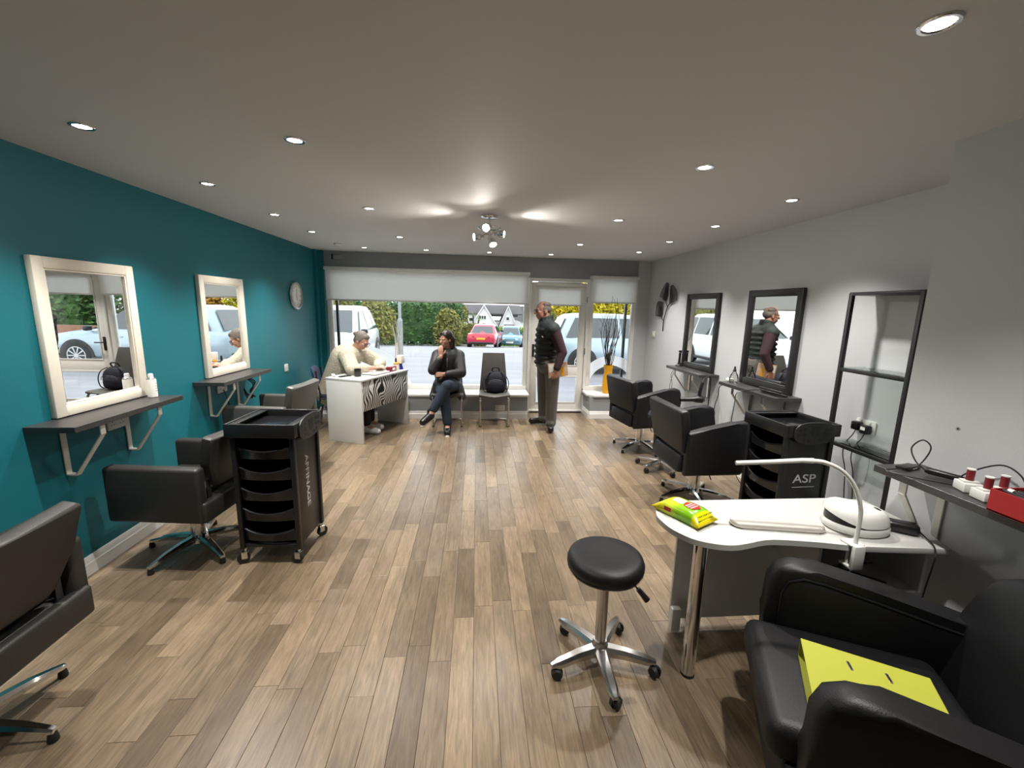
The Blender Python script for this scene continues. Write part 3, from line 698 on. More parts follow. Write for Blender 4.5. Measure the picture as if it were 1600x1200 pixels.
def pack_ring(u, z_add=0, sc_=1.0):
    e = 1-abs(u)**6; e2 = max(0,1-abs(u)**5)
    hz = .004+Hz*e2; wy = Wy*(1-.05*(1-abs(u))**1)*.5*(1+.10*(abs(u)**8))
    base = .001 if abs(u) < .97 else .016
    return [V((u*Lx/2, wy*cy, base+hz*cz*(1 if True else 1))) for cy,cz in ((-.90,.02),(-1,.30),(-.97,.62),(-.86,.90),(-.5,1.0),(0,1.03),(.5,1.0),(.86,.90),(.97,.62),(1,.30),(.90,.02))]
MB().rings([pack_ring(-1+2*k/(n-1)) for k in range(n)]).build('wrapper','packet_print',pk,ang=60)
mat('packet_red',(.45,.02,.02),.3); mat('packet_green',(.05,.16,.01),.3)
MB().prism([(x*.034,y*.030) for x,y in [(math.cos(2*PI*k/20)*(1+.12*math.sin(5*2*PI*k/20)),math.sin(2*PI*k/20)) for k in range(20)]],0,.0008,frame((.03,.005,.0565),(1,0,0),(0,1,0))).build('badge','packet_red',pk,smooth=False)
MB().prism(rrect(.05,.045,.006),0,.0008,frame((-.03,.005,.0562),(1,0,0),(0,1,0))).build('badge_panel','white_plastic',pk,smooth=False)
b = MB()
for k in range(3):
    for j in range(4): b.box((.017+.013*k,-.017+.0125*j,.0578),(.007,.008,.0004),0,1,(0,0,.3*((k*7+j*5)%3-1)))
b.build('badge_mark','white_plastic',pk,smooth=False)
b = MB()
for ln in range(2):
    for j in range(9): b.box((.099+.007*ln-.003,-.046+.0112*j,.0462-.0155*ln),(.0050,.0075 if (j+ln)%3 else .005,.0006),.0,1,(0,.95,0))
b.build('print_mark','packet_green',pk,smooth=False)
MB().box((-.04,-.0625,.030),(.035,.0008,.018)).build('side_badge','packet_red',pk,smooth=False)
# wrist pad
mat('pad_vinyl',(.50,.475,.43),.5,noise=.05,nscale=12)
o_ = rrect(.40,.085,.041,8); wp = thing('wrist_pad','pale oblong padded wrist rest on nail table','pad',(1.36,1.665,TZ),math.radians(-10))
MB().prism(o_,0.0005,.026,None,.010,3).build('cushion','pad_vinyl',wp,ang=60)
MB().tube([(x*1.003,y*1.01,.010) for x,y in o_],.0025,6,True).build('piping','pad_vinyl',wp)
# nail curing lamp
uv = thing('nail_lamp','rounded white nail curing lamp with dark hand opening','nail lamp',(1.715,1.635,TZ),math.radians(-20)); uv.scale=(1.08,1.08,1.18)
def egg(k, n=36):
    a = 2*PI*k/n; return (.118*math.cos(a), .088*math.sin(a)*(1-.12*math.cos(a)))
b = MB(); n=36
b.rings([[V((egg(k)[0]*s,egg(k)[1]*s,z)) for k in range(n)] for s,z in ((.90,.001),(.97,.006),(1,.016),(1,.028),(.97,.034))]); b.build('base','white_plastic',uv)
MB().rings([[V((egg(k)[0]*s,egg(k)[1]*s,z)) for k in range(n)] for s,z in ((.93,.0345),(.93,.039))]).build('seam','black_plastic',uv)
def shell(s, z): return [V((egg(k)[0]*s-.006*z*10*0, egg(k)[1]*s, z+ .045*max(0,-math.cos(2*PI*k/n))**1.2*(1-(z-.04)/.07*.0))) for k in range(n)]
b = MB(); 
R=[]
for q in range(7):
    a = q/6*PI/2*.98; s = math.cos(a)**.55; R.append([V((egg(k)[0]*s-.004, egg(k)[1]*s, .039+.062*math.sin(a)+.034*max(0,-egg(k)[0]/.118)**1.3*s*(1-.3*math.sin(a)))) for k in range(n)])
b.rings(R).build('lid','white_plastic',uv,ang=60)
b = MB(); b.rings([[V((-.02+.088*math.cos(a)*s,.074*math.sin(a)*s,z)) for a in [PI*.5+PI*k/20 for k in range(21)]] for s,z in ((1.08,.0395),(1.06,.062))]); b.build('hand_opening','black_plastic',uv)
MB().ell((.062,-.012,.094),(.016,.011,.004),(0,.35,0)).build('display_window','smoke_plastic',uv)
MB().box((-.03,-.02,.1015),(.014,.009,.004),.002).build('button','grey_lettering',uv)
# adaptor brick and its cable
ad = thing('power_brick','black power brick behind the nail lamp on table','adaptor',(1.905,1.60,TZ),math.radians(-35))
MB().box((0,0,.0265),(.12,.06,.051),.020,4).build('brick','black_plastic',ad)
MB().tube(curve([(.06,0,.02),(.075,-.03,.010),(.085,-.10,.006),(.075,-.16,-.02),(.065,-.165,-.15),(.06,-.165,-.24)]),.003,6).build('cord','black_plastic',ad)
lp = [(.06+.020*math.cos(2*PI*k/16),-.165,-.262+.020*math.sin(2*PI*k/16)) for k in range(16)]
MB().tube(lp,.003,6,True).build('cord_loop','black_plastic',ad)
MB().tube(curve([(.06,-.165,-.28),(.05,-.16,-.32),(.03,-.15,-.36)]),.003,6).build('cord_tail','black_plastic',ad)
# gooseneck lamp
gl = thing('desk_lamp','white gooseneck LED lamp clamped on nail table edge','lamp',(1.595,1.512,TZ))
MB().prism([(-.03,-.020),(.03,-.020),(.03,.035),(-.03,.035)],.0005,.008,None,.002).build('clamp_top','white_plastic',gl)
b = MB(); b.box((.0,-.026,-.045),(.05,.018,.105),.004); b.box((0,.0,-.095),(.05,.06,.010),.002); b.cyl((-.012,.008,-.10),(-.012,.008,-.032),.006,n=10); b.build('clamp_jaw','white_plastic',gl)
MB().tube(curve([(0,-.005,.006),(.002,-.006,.09),(-.008,-.008,.175),(-.045,0,.265),(-.10,.01,.325),(-.17,.02,.357),(-.22,.03,.362)]),.0085,12).build('gooseneck','white_plastic',gl)
MB().tube([(-.215,.029,.362),(-.26,.037,.361),(-.38,.063,.346),(-.507,.09,.332)],[.011,.0095,.009,.009],12).build('light_bar','white_plastic',gl)
MB().tube(curve([(0,-.02,-.09),(-.03,.0,-.16),(-.05,.05,-.22)]),.003,6).build('cord','white_plastic',gl)
# ================================================================ things on the near right shelf
SZ=.976
t = thing('black_case','small flat black case at end of the near shelf','case',(1.955,1.665,SZ),.3)
MB().box((0,0,.006),(.10,.05,.012),.004).build('shell','black_plastic',t); MB().box((0,-.0255,.006),(.03,.001,.005)).build('clasp','grey_lettering',t)
t = thing('file_drill','black handheld nail drill with coiled cord on shelf','nail drill',(2.00,1.535,SZ),math.radians(-52))
MB().tube([(-.075,0,.020),(-.06,0,.020),(.03,0,.014),(.075,0,.012)],[.010,.015,.014,.006],12).build('handle','black_plastic',t)
MB().tube(curve([(-.075,0,.02),(-.11,.01,.05),(-.13,.03,.10),(-.10,.045,.14),(-.07,.03,.11),(-.10,.0,.03),(-.16,-.05,.012),(-.19,-.12,.012),(-.10,-.12,.008),(.02,-.09,.005)]),.003,6).build('cord','black_plastic',t)
for k,(xx,yy) in enumerate(((1.95,1.425),(1.925,1.345),(2.005,1.355))):
    lb = ('white square based stand with red peg beside nail drill','white square based stand with red peg against the red box','white square based stand with red peg near the wall')[k]
    t = thing('peg_stand',lb,'stand',(xx,yy,SZ),math.radians(-20+8*k))
    MB().box((0,0,.019),(.062,.062,.036),.003).build('base','white_plastic',t)
    MB().box((0,0,.041),(.052,.030,.008),.002).build('clip','white_plastic',t)
    MB().cyl((0,0,.045),(0,0,.088),.0125,n=16).build('peg','dark_red',t); MB().cyl((0,0,.088),(0,0,.092),.0135,n=16).build('peg_cap','white_plastic',t)
    MB().box((0,-.0315,.02),(.028,.001,.010)).build('print_mark','grey_lettering',t,smooth=False)
t = thing('red_box','open red box of black nail tools on shelf','box',(1.915,1.14,SZ),math.radians(0))
b = MB(); b.box((0,0,.004),(.17,.26,.006)); 
for s in (-1,1): b.box((s*.083,0,.042),(.004,.26,.08)); b.box((0,s*.128,.042),(.162,.004,.08))
b.build('tray','red_box',t,smooth=False)
for k in range(5): MB().cyl((-.065+.03*k,-.11,.055),(-.06+.03*k,.11,.080-.004*k),.009,n=12).build('tool_handle','black_plastic',t)
for k in range(4): MB().cyl((-.055+.035*k,.085-.03*k,.083),(-.055+.035*k,.10-.03*k,.084),.010,n=12).build('tool_collar','white_plastic',t)
t = thing('loop_cable','loose black cable looping over shelf and red box','cable',(2.03,1.38,SZ))
MB().tube(curve([(-.02,.14,.004),(.0,.10,.06),(.01,.02,.115),(.0,-.05,.10),(-.015,-.09,.05),(-.01,-.10,.01)]),.0032,6).build('cord','black_plastic',t)
MB().tube(curve([(-.11,-.14,.13),(-.02,-.10,.145),(.02,-.14,.16),(.02,-.20,.15),(.0,-.24,.10)]),.0045,6).build('thick_cord','black_plastic',t)
t = MB().box((0,0,.05),(.12,.002,.10),.0,1,(0,.5,.6)).build('paper_card','pad_vinyl',loc=(1.985,1.10,SZ+.09)); tag(t,'pale folded card standing in the red box','card')
# things on the other shelves
t = thing('spray_can','white spray can with cap on shelf below cream mirror','spray can',(-2.235,3.065,.9855)); t.scale=(.85,.85,.88)
MB().lathe([(.030,0),(.033,.004),(.033,.135),(.031,.142)],28).build('can','paper',t)
MB().lathe([(.031,.142),(.028,.152),(.018,.160)],28).build('shoulder','silver_foil',t)
MB().lathe([(.0175,.158),(.0175,.180),(.014,.186)],20).build('cap','white_plastic',t)
b=MB(); [b.box((.0331,.0,.05+.02*k),(.0008,.018,.006)) for k in range(4)]; b.build('label_mark','pad_vinyl',t,smooth=False)
t = thing('spray_bottle','clear spray bottle with black nozzle on shelf','bottle',(2.56,3.96,.9655))
MB().lathe([(.038,0),(.042,.006),(.042,.05),(.034,.08),(.018,.105),(.014,.115)],24).build('bottle','clear_plastic',t)
MB().lathe([(.016,.113),(.016,.128),(.011,.135),(.007,.165)],18).build('nozzle','black_plastic',t)
t = MB().box((0,0,.017),(.05,.07,.03),.006).build('small_carton','paper',loc=(2.57,4.035,.9657)); tag(t,'small white carton beside the clear spray bottle','carton')
t = thing('hair_clipper','black hair clipper upright in charging stand','clipper',(2.60,5.20,.9655))
MB().lathe([(.045,0),(.045,.008),(.026,.022),(.020,.04)],24).build('charging_stand','black_plastic',t)
MB().tube([(0,0,.035),(0,0,.10),(0,0,.165)],[.017,.015,.016],14).build('body','black_plastic',t)
MB().box((0,0,.172),(.030,.020,.014),.002).build('blade','chrome',t); MB().box((0,0,.190),(.034,.024,.022),.003).build('guard','black_plastic',t)
t = MB().lathe([(.028,0),(.03,.004),(.028,.022),(.0001,.022)],20).build('powder_puff','paper',loc=(2.62,5.235+.02,.9657)); t.location=(2.64,5.245,.9657); tag(t,'small white round tub behind the hair clipper','tub')
t = thing('hair_straightener','black hair straightener lying open on shelf end','straightener',(2.54,3.36,.966),math.radians(95))
for k,a in ((0,.06),(1,.0)):
    MB().box((0,-.012+.04*k,.014+.030*k),(.26,.028,.018),.006,3,(0,0,.05*(1-2*k))).build('arm','black_plastic',t)
MB().tube(curve([(.13,.01,.02),(.19,-.02,.01),(.24,.14,-.02),(.25,.16,-.12),(.25,.165,-.45),(.2,.10,-.80),(.05,.02,-.955)]),.004,6).build('cord','black_plastic',t)
t = thing('hair_dryer','black hair dryer hanging from the end of a shelf','hair dryer',(2.43,4.33,0))
MB().tube([(-.20,.03,.705),(-.19,.03,.706),(-.07,.015,.712),(-.03,.01,.715),(.03,0,.715),(.05,0,.714)],[.022,.024,.027,.040,.042,.028],16).build('barrel','black_plastic',t)
MB().tube(curve([(0,0,.74),(.0,0,.80),(.01,.0,.86),(.02,.005,.90)]),[.019]*25,12).build('handle','black_plastic',t)
MB().tube(curve([(.02,.005,.90),(.04,.02,.935),(.10,.06,.955),(.16,.10,.95),(.17,.10,.80),(.16,.10,.40),(.16,.12,.08)]),.006,8).build('cord','black_plastic',t)
t = thing('trailing_cable','thin black cable hanging from end of shelf under spray bottle','cable',(2.50,4.09,0))
MB().tube(curve([(.05,-.02,.93),(.0,.0,.90),(.0,.01,.80),(-.02,.02,.66),(.02,.03,.45),(.05,.04,.2),(.08,.05,.006)]),.004,6).build('cord','black_plastic',t)
t = thing('trailing_cable','pair of thin black cables hanging below hair clipper shelf','cable',(2.55,5.22,0))
for k in range(2): MB().tube(curve([(.03,.0,.925),(0,.02+.05*k,.85),(-.02+.03*k,.04,.70),(.0,.05,.5),(.05,.05,.2),(.06,.06+.02*k,.006)]),.003,6).build('cord','black_plastic',t)
t = thing('trailing_cable','black hair tool cables bunched by bracket near wall clock','cable',(-2.25,4.33,0))
for k in range(3): MB().tube(curve([(-.02,-.05+.02*k,.93),(.03,.0+.03*k,.86),(.02,.03-.03*k,.78),(.0,.06*k-.02,.70),(-.04,.02*k,.74),(-.05,.0,.80)]),.006,6).build('cord','black_plastic',t)
t = thing('trailing_cable','single black cable hanging from socket behind grey chair','cable',(XL+.02,4.02,0))
MB().tube(curve([(0,.0,.85),(.01,.03,.74),(.01,.06,.6),(.01,.08,.3),(.01,.05,.006)]),.004,6).build('cord','black_plastic',t)
# ================================================================ black armchair with lime file
ac = thing('armchair','low black leather armchair with rounded sloping arms','armchair',(1.285,1.075,0),math.radians(64))
# local +y is forward, +x is the far arm side after rotation
def armside(s):
    ol = [(-.42,.10),(.19,.10),(.245,.16),(.26,.45),(.258,.60),(.235,.658),(.18,.685),(.10,.68),(-.10,.645),(-.30,.605),(-.42,.585)]
    a = MB().prism(ol,-.05,.05,frame((s*.315,0,0),(0,1,0),(0,0,1)),.030,4).build('armrest','black_leather',ac,ang=60)
    il = [(y*.86-.01,.14+(z-.10)*.86) for y,z in ol]
    MB().prism(il,-.006,.006,frame((s*.2625,0,0),(0,1,0),(0,0,1)),.005,2).build('arm_inset','black_leather',a,ang=60)
    il2 = [V((s*.2605,y,z)) for y,z in il]
    MB().tube(il2,.005,6,True).build('piping','black_plastic',a)
for s in (-1,1): armside(s)
MB().box((0,-.03,.215),(.52,.62,.21),.03,3).build('seat_base','black_leather',ac)
MB().box((0,.03,.385),(.515,.60,.13),.045,4).build('seat_cushion','black_leather',ac)
MB().prism([(-.33,.0),(.33,.0),(.35,.30),(.335,.40),(.29,.49),(.20,.555),(.10,.58),(-.10,.58),(-.20,.555),(-.29,.49),(-.335,.40),(-.35,.30)],-.06,.06,frame((0,-.34,.30),(1,0,0),(0,-.22,.975)),.045,4).build('backrest','black_leather',ac,ang=60)
for sx in (-1,1):
    for sy in (-.3,.18): MB().cyl((sx*.25,sy,0),(sx*.25,sy,.112),.022,.026,n=14).build('foot','satin_steel',ac)
fd = thing('lever_arch_file','lime green lever arch file lying on black armchair','file',(1.222,1.008,.452),math.radians(-32))
W_,D_,T_ = .345,.30,.066
b = MB(); b.box((0,0,.002),(W_,D_,.003)); b.build('lower_cover','lime_card',fd,smooth=False)
up = MB().box((0,0,T_),(W_,D_,.003)).build('upper_cover','lime_card',fd,smooth=False)
MB().box((0,D_/2-.0015,T_/2+.0005),(W_,.003,T_-.003)).build('spine','lime_card',fd,smooth=False)
MB().box((.01,-.012,T_/2-.008),(W_-.035,D_-.04,T_*.52)).build('paper_block','paper',fd,smooth=False)
for xx in (-.045,.055):
    MB().prism(rrect(.040,.009,.0042,4),.0016,.0028,frame((xx,.085,T_),(.15,-1,0),(1,.15,0)),.0004,1).build('eyelet','silver_foil',up)
    MB().prism(rrect(.032,.005,.0024,4),.0028,.0032,frame((xx,.085,T_),(.15,-1,0),(1,.15,0))).build('eyelet_slot','black_plastic',up)
# ================================================================ reception desk
DA = math.radians(-22.3); DX,DY,DZ = -1.376,5.54,.78
dk = thing('reception_desk','white reception desk with zebra print front panel','desk',(DX,DY,0),DA)
MB().box((0,0,DZ-.011),(.52,1.02,.022),.002).build('desk_top','white_laminate',dk)
for s in (-1,1): MB().box((0,s*.497,(DZ-.022)/2),(.50,.022,DZ-.022),.002).build('end_panel','white_laminate',dk)
m = bpy.data.materials.new('zebra_print'); m.use_nodes = True; nt = m.node_tree; MATS['zebra_print'] = m
tc = nt.nodes.new('ShaderNodeTexCoord'); mp = nt.nodes.new('ShaderNodeMapping'); mp.inputs['Scale'].default_value = (1,1.0,.62); mp.inputs['Rotation'].default_value = (math.radians(28),0,0)
nt.links.new(tc.outputs['Object'],mp.inputs[0])
wv = nt.nodes.new('ShaderNodeTexWave'); wv.wave_type='BANDS'; wv.bands_direction='Y'; wv.inputs['Scale'].default_value=6.5; wv.inputs['Distortion'].default_value=2.5; wv.inputs['Detail'].default_value=1.5; wv.inputs['Detail Scale'].default_value=1.2; wv.inputs['Detail Roughness'].default_value=.4
zn=nt.nodes.new('ShaderNodeTexNoise'); zn.inputs['Scale'].default_value=3.2; zn.inputs['Detail'].default_value=1; nt.links.new(tc.outputs['Object'],zn.inputs['Vector']); zm=nt.nodes.new('ShaderNodeVectorMath'); zm.operation='MULTIPLY_ADD'; zm.inputs[1].default_value=(.55,.55,.55); nt.links.new(zn.outputs['Color'],zm.inputs[0]); nt.links.new(mp.outputs[0],zm.inputs[2]); nt.links.new(zm.outputs[0],wv.inputs['Vector']); cr = nt.nodes.new('ShaderNodeValToRGB'); cr.color_ramp.elements[0].position=.47; cr.color_ramp.elements[0].color=(.008,.008,.009,1); cr.color_ramp.elements[1].position=.55; cr.color_ramp.elements[1].color=(.72,.72,.70,1)
nt.links.new(wv.outputs['Fac'],cr.inputs[0]); nt.links.new(cr.outputs[0],nt.nodes['Principled BSDF'].inputs['Base Color']); nt.nodes['Principled BSDF'].inputs['Roughness'].default_value=.5
MB().box((.235,0,.575),(.018,.972,.365),.002).build('zebra_panel','zebra_print',dk)
def dpos(x,y,z=DZ): return (DX+x*math.cos(DA)-y*math.sin(DA), DY+x*math.sin(DA)+y*math.cos(DA), z)
t = thing('mug','dark mug with handle on reception desk corner','mug',dpos(.04,-.29),2.6+DA)
MB().lathe([(.036,0),(.040,.006),(.041,.095),(.037,.095),(.036,.010),(.0001,.010)],24,cap=False).build('cup','black_plastic',t)
MB().tube([(.040,0,.075),(.060,0,.075),(.068,0,.055),(.062,0,.03),(.040,0,.022)],.006,8).build('handle','black_plastic',t)
t = thing('mobile_phone','black phone lying on desk in front of dark mug','phone',dpos(-.10,-.36),DA+1.2)
MB().prism(rrect(.15,.072,.010),0,.008,None,.002).build('case','black_plastic',t); MB().prism(rrect(.142,.066,.008),.008,.0085).build('screen','smoke_plastic',t,smooth=False)
t = MB().tube(curve([(-.035,0,.016),(-.02,.01,.024),(.0,.0,.018),(.03,-.008,.010),(.06,.0,.006)]),[.014,.018,.017,.016,.014]+[.013]*24+[.008]*4,10).build('paper_tissue','paper',loc=dpos(-.19,-.43),rotz=DA); tag(t,'crumpled white tissue near the desk corner','tissue')
t = thing('open_book','open white appointment book on reception desk','book',dpos(.09,.0,DZ+.003),DA)
for s in (-1,1): MB().box((0,s*.08,.010),(.22,.155,.014),.004,2).build('page_block','paper',t)
MB().box((0,0,.0),(.23,.33,.003)).build('cover','grey_leather',t,smooth=False)
b=MB(); [b.box((-.09+.022*k,.08,.0175),(.008,.11,.0004)) for k in range(9)]; b.build('print_mark','grey_lettering',t,smooth=False)
t = thing('card_box','dark red card box on the reception desk','box',dpos(.16,.255),DA)
MB().box((0,0,.032),(.07,.13,.064),.003).build('carton','dark_red',t); MB().box((.036,0,.035),(.001,.06,.03)).build('label_patch','paper',t,smooth=False)
t = thing('gold_tin','pale gold patterned tin beside dark red box on desk','tin',dpos(.16,.375),DA)
MB().lathe([(.036,0),(.038,.004),(.038,.085),(.036,.09)],24).build('tin_body','cream_frame',t); MB().lathe([(.041,.086),(.041,.10),(.0001,.102)],24).build('tin_lid','yellow_glaze',t)
t = thing('diffuser','small blue based table lamp with pale square shade','lamp',dpos(.17,.465),DA)
MB().lathe([(.034,0),(.036,.008),(.030,.03),(.018,.06),(.022,.085)],20).build('base','blue_glaze',t); MB().box((0,0,.14),(.078,.078,.11),.006).build('shade','paper',t)
t = MB().box((0,0,.012),(.16,.11,.022),.004,2).build('black_folder','black_plastic',loc=dpos(-.02,.36),rotz=DA+.3); tag(t,'slim black folder on the window end of the desk','folder')
t = thing('sunglasses','dark folded sunglasses next to open book on desk','eyewear',dpos(.03,.215),DA)
for s in (-1,1): MB().ell((0,s*.033,.022),(.004,.027,.021)).build('lens','black_plastic',t)
MB().tube([(.0,-.06,.03),(0,0,.034),(0,.06,.03)],.003,6).build('bridge','black_plastic',t)
t = MB().lathe([(.012,0),(.014,.01),(.013,.13),(.008,.15)],14).build('brush_handle','black_plastic',loc=dpos(.09,.47)); tag(t,'black upright brush handle standing beside blue lamp','brush')
# ================================================================ blue plastic chair
bc = thing('visitor_chair','navy plastic chair with pierced back behind reception desk','chair',(-1.86,5.80,0),math.radians(-78))
for s in (-1,1):
    MB().tube(curve([(s*.23,-.24,.80),(s*.235,-.22,.62),(s*.235,-.20,.45),(s*.24,-.25,.2),(s*.245,-.28,0)]),.012,10).build('rear_leg','black_metal',bc)
    MB().tube([(s*.235,-.20,.44),(s*.235,.20,.44),(s*.245,.23,0)],.012,10).build('front_leg','black_metal',bc)
R=[]
for k in range(9):
    u=k/8*2-1; x=u*.235; y=-.245-.05*(1-u*u)
    R.append([V((x,y,.545+.05*abs(u)**2)),V((x,y+.010,.545+.05*abs(u)**2)),V((x,y-.02,.83-.05*abs(u)**4)),V((x,y-.032,.83-.05*abs(u)**4))])
bb = MB().rings(R).build('backrest','navy_plastic',bc)
for zz in (.62,): MB().ell((0,-.288,zz+.05),(.030,.020,.042)).build('hand_hole','black_plastic',bb)
MB().prism(rrect(.45,.43,.08),.435,.475,None,.012).build('seat','navy_cloth',bc)
# ================================================================ grey cantilever chairs
def dining(label, x, y, rz=0):
    t = thing('waiting_chair',label,'chair',(x,y,0),rz)     # faces local -y
    for s in (-1,1):
        MB().tube(curve([(s*.195,-.205,.43),(s*.197,-.222,.40),(s*.197,-.225,.30),(s*.197,-.225,.06),(s*.197,-.215,.022),(s*.197,-.17,.014),(s*.197,.16,.014)],6),.013,10).build('leg','satin_steel',t)
        MB().cyl((s*.197,-.226,.372),(s*.197,-.226,.40),.0165,n=12).build('leg_collar','chrome',t)
        MB().cyl((s*.197,-.20,0),(s*.197,-.20,.02),.018,n=12).build('floor_glide','rubber',t)
    MB().tube([(-.197,.16,.014),(.197,.16,.014)],.013,10).build('floor_bar','satin_steel',t)
    R=[]
    for k in range(11):
        u=k/10*2-1; w_=.215
        R.append([V((u*w_,-.23,.425+.012*abs(u))),V((u*w_,-.235,.448+.012*abs(u)-.018*(1-abs(u)))),V((u*w_,-.20,.470-.016*(1-abs(u)))),V((u*w_,0,.462-.016*(1-abs(u)))),V((u*w_*.98,.20,.455)),V((u*w_*.98,.20,.42)),V((u*w_,0,.42))])
    MB().rings(R).build('seat','grey_leather',t,ang=50)
    R=[]
    for k in range(11):
        q=k/10; z=.44+.55*q; yy=.185+.02*q+.10*q*q; w_=.205-.045*q; th=.022*(1-.35*q)
        R.append([V((-w_,yy-th,z)),V((0,yy-th+.006,z)),V((w_,yy-th,z)),V((w_,yy+th,z)),V((0,yy+th+.004,z)),V((-w_,yy+th,z))])
    MB().rings(R).build('backrest','grey_leather',t,ang=40)
    return t
dining('grey cantilever chair with steel legs under the seated woman in black',-.395,5.945)
dining('grey cantilever chair with steel legs holding the dark backpack',.255,5.945)
# backpack on the second chair
bp = thing('backpack','dark navy backpack standing on the grey chair seat','backpack',(.275,5.97,.452))
b=MB(); b.ell((0,0,.15),(.165,.10,.165)); b.box((0,0,.10),(.29,.16,.19),.05,3); b.ell((0,-.06,.10),(.125,.07,.10))
blob(b,'bag_body','navy_cloth',bp,.012,4)
MB().tube(curve([(-.05,.02,.30),(-.045,-.01,.345),(0,-.02,.36),(.045,-.01,.345),(.05,.02,.30)]),.009,8).build('top_handle','black_cloth',bp)
for s in (-1,1): MB().tube(curve([(s*.07,-.03,.30),(s*.14,-.06,.25),(s*.185,-.06,.15),(s*.17,-.06,.05),(s*.15,-.03,.012)]),.011,8,flat=.5).build('strap','black_cloth',bp)
MB().tube(curve([(-.10,-.118,.14),(-.08,-.125,.185),(0,-.13,.20),(.08,-.125,.185),(.10,-.118,.14)]),.004,6).build('zip','grey_leather',bp)
# ================================================================ people
def hand(b, wrist, d, palm_n, curl=.35, s=1.0, side=1, r0=.0):
    """palm and five fingers fused into the body; d: along the hand, palm_n: palm facing"""
    wv_, d, n = V(wrist), V(d).normalized(), V(palm_n).normalized(); n = (n-d*n.dot(d)).normalized(); x = d.cross(n)*side
    for k in (-1,-.33,.33,1): b.cap(wv_+x*k*.014*s, wv_+d*.085*s+x*k*.028*s, .014*s, .0115*s, 10)
    for k,l in ((-1.5,.058),(-.5,.075),(.5,.080),(1.5,.070)):
        p = wv_+d*.085*s+x*k*.019*s; a = curl; q = p+(d*math.cos(a)+n*math.sin(a))*l*.5*s; b.cap(p,q,.0105*s,.0095*s,8)
        a = curl*2.2; e = q+(d*math.cos(a)+n*math.sin(a))*l*.5*s; b.cap(q,e,.0095*s,.008*s,8)
    p = wv_+d*.03*s+x*.026*s; q = p+(d*.6+x*.7+n*.4).normalized()*.045*s; b.cap(p,q,.013*s,.0115*s,8); b.cap(q,q+(d*.9+x*.2+n*.4).normalized()*.032*s,.011*s,.009*s,8)
def head(b, c, fwd, up, s=1.0, jaw=1.0):
    """skull, jaw, nose, ears, brow, lips around centre c (between the ears)"""
    f,u = V(fwd).normalized(), V(up).normalized(); u = (u-f*u.dot(f)).normalized(); r = f.cross(u)
    R3 = M(((r.x,f.x,u.x,0),(r.y,f.y,u.y,0),(r.z,f.z,u.z,0),(0,0,0,1))); e3 = R3.to_euler()
    P = lambda x,y,z: V(c)+(r*x+f*y+u*z)*s
    E = lambda p,rad: b.ell(P(*p),[k*s for k in rad],e3,20,14)
    E((0,-.008,.028),(.074,.094,.088)); E((0,.030,-.030),(.060,.062,.078*jaw)); E((0,.055,-.078*jaw),(.034,.032,.030))
    E((0,.082,.018),(.050,.016,.014)); b.cap(P(0,.090,.006),P(0,.113,-.030),.009*s,.0145*s,10); E((0,.095,-.034),(.018,.014,.010))
    for q in (-1,1): E((q*.034,.070,-.022),(.024,.020,.022)); E((q*.074,-.008,-.010),(.010,.022,.032)); E((q*.028,.082,.002),(.016,.010,.009))
    E((0,.088,-.058),(.024,.012,.007)); E((0,.087,-.069),(.022,.012,.008))
    return P, e3
def spectacles(P, parent, r=.024, m='black_metal', s=1):
    t = MB()
    for q in (-1,1):
        c = P(q*.034,.104,.0); dx = (P(1,0,0)-P(0,0,0)).normalized(); dz=(P(0,0,1)-P(0,0,0)).normalized()
        t.tube([c+dx*r*1.15*math.cos(2*PI*k/20)+dz*r*.85*math.sin(2*PI*k/20) for k in range(20)],.0028,6,True)
        t.tube([P(q*.062,.100,.006),P(q*.082,.03,.008),P(q*.082,-.02,.0)],.0028,6)
    t.tube([P(-.010,.106,.004),P(.010,.106,.004)],.0025,6)
    t.build('eyewear_frame',m,parent)
def eyes(P, parent):
    for q in (-1,1):
        e_ = MB().ell(P(q*.030,.084,.003),(.0085,.0085,.0085),None,12,8).build('eye','sole_white',parent)
        MB().ell(P(q*.030,.0900,.003),(.0056,.0056,.0056),None,10,6).build('iris','black_plastic',e_)
def person(label, b, skin, voxel=.0065):
    o = blob(b,'person',skin,None,voxel,3); return tag(o,label,'person')
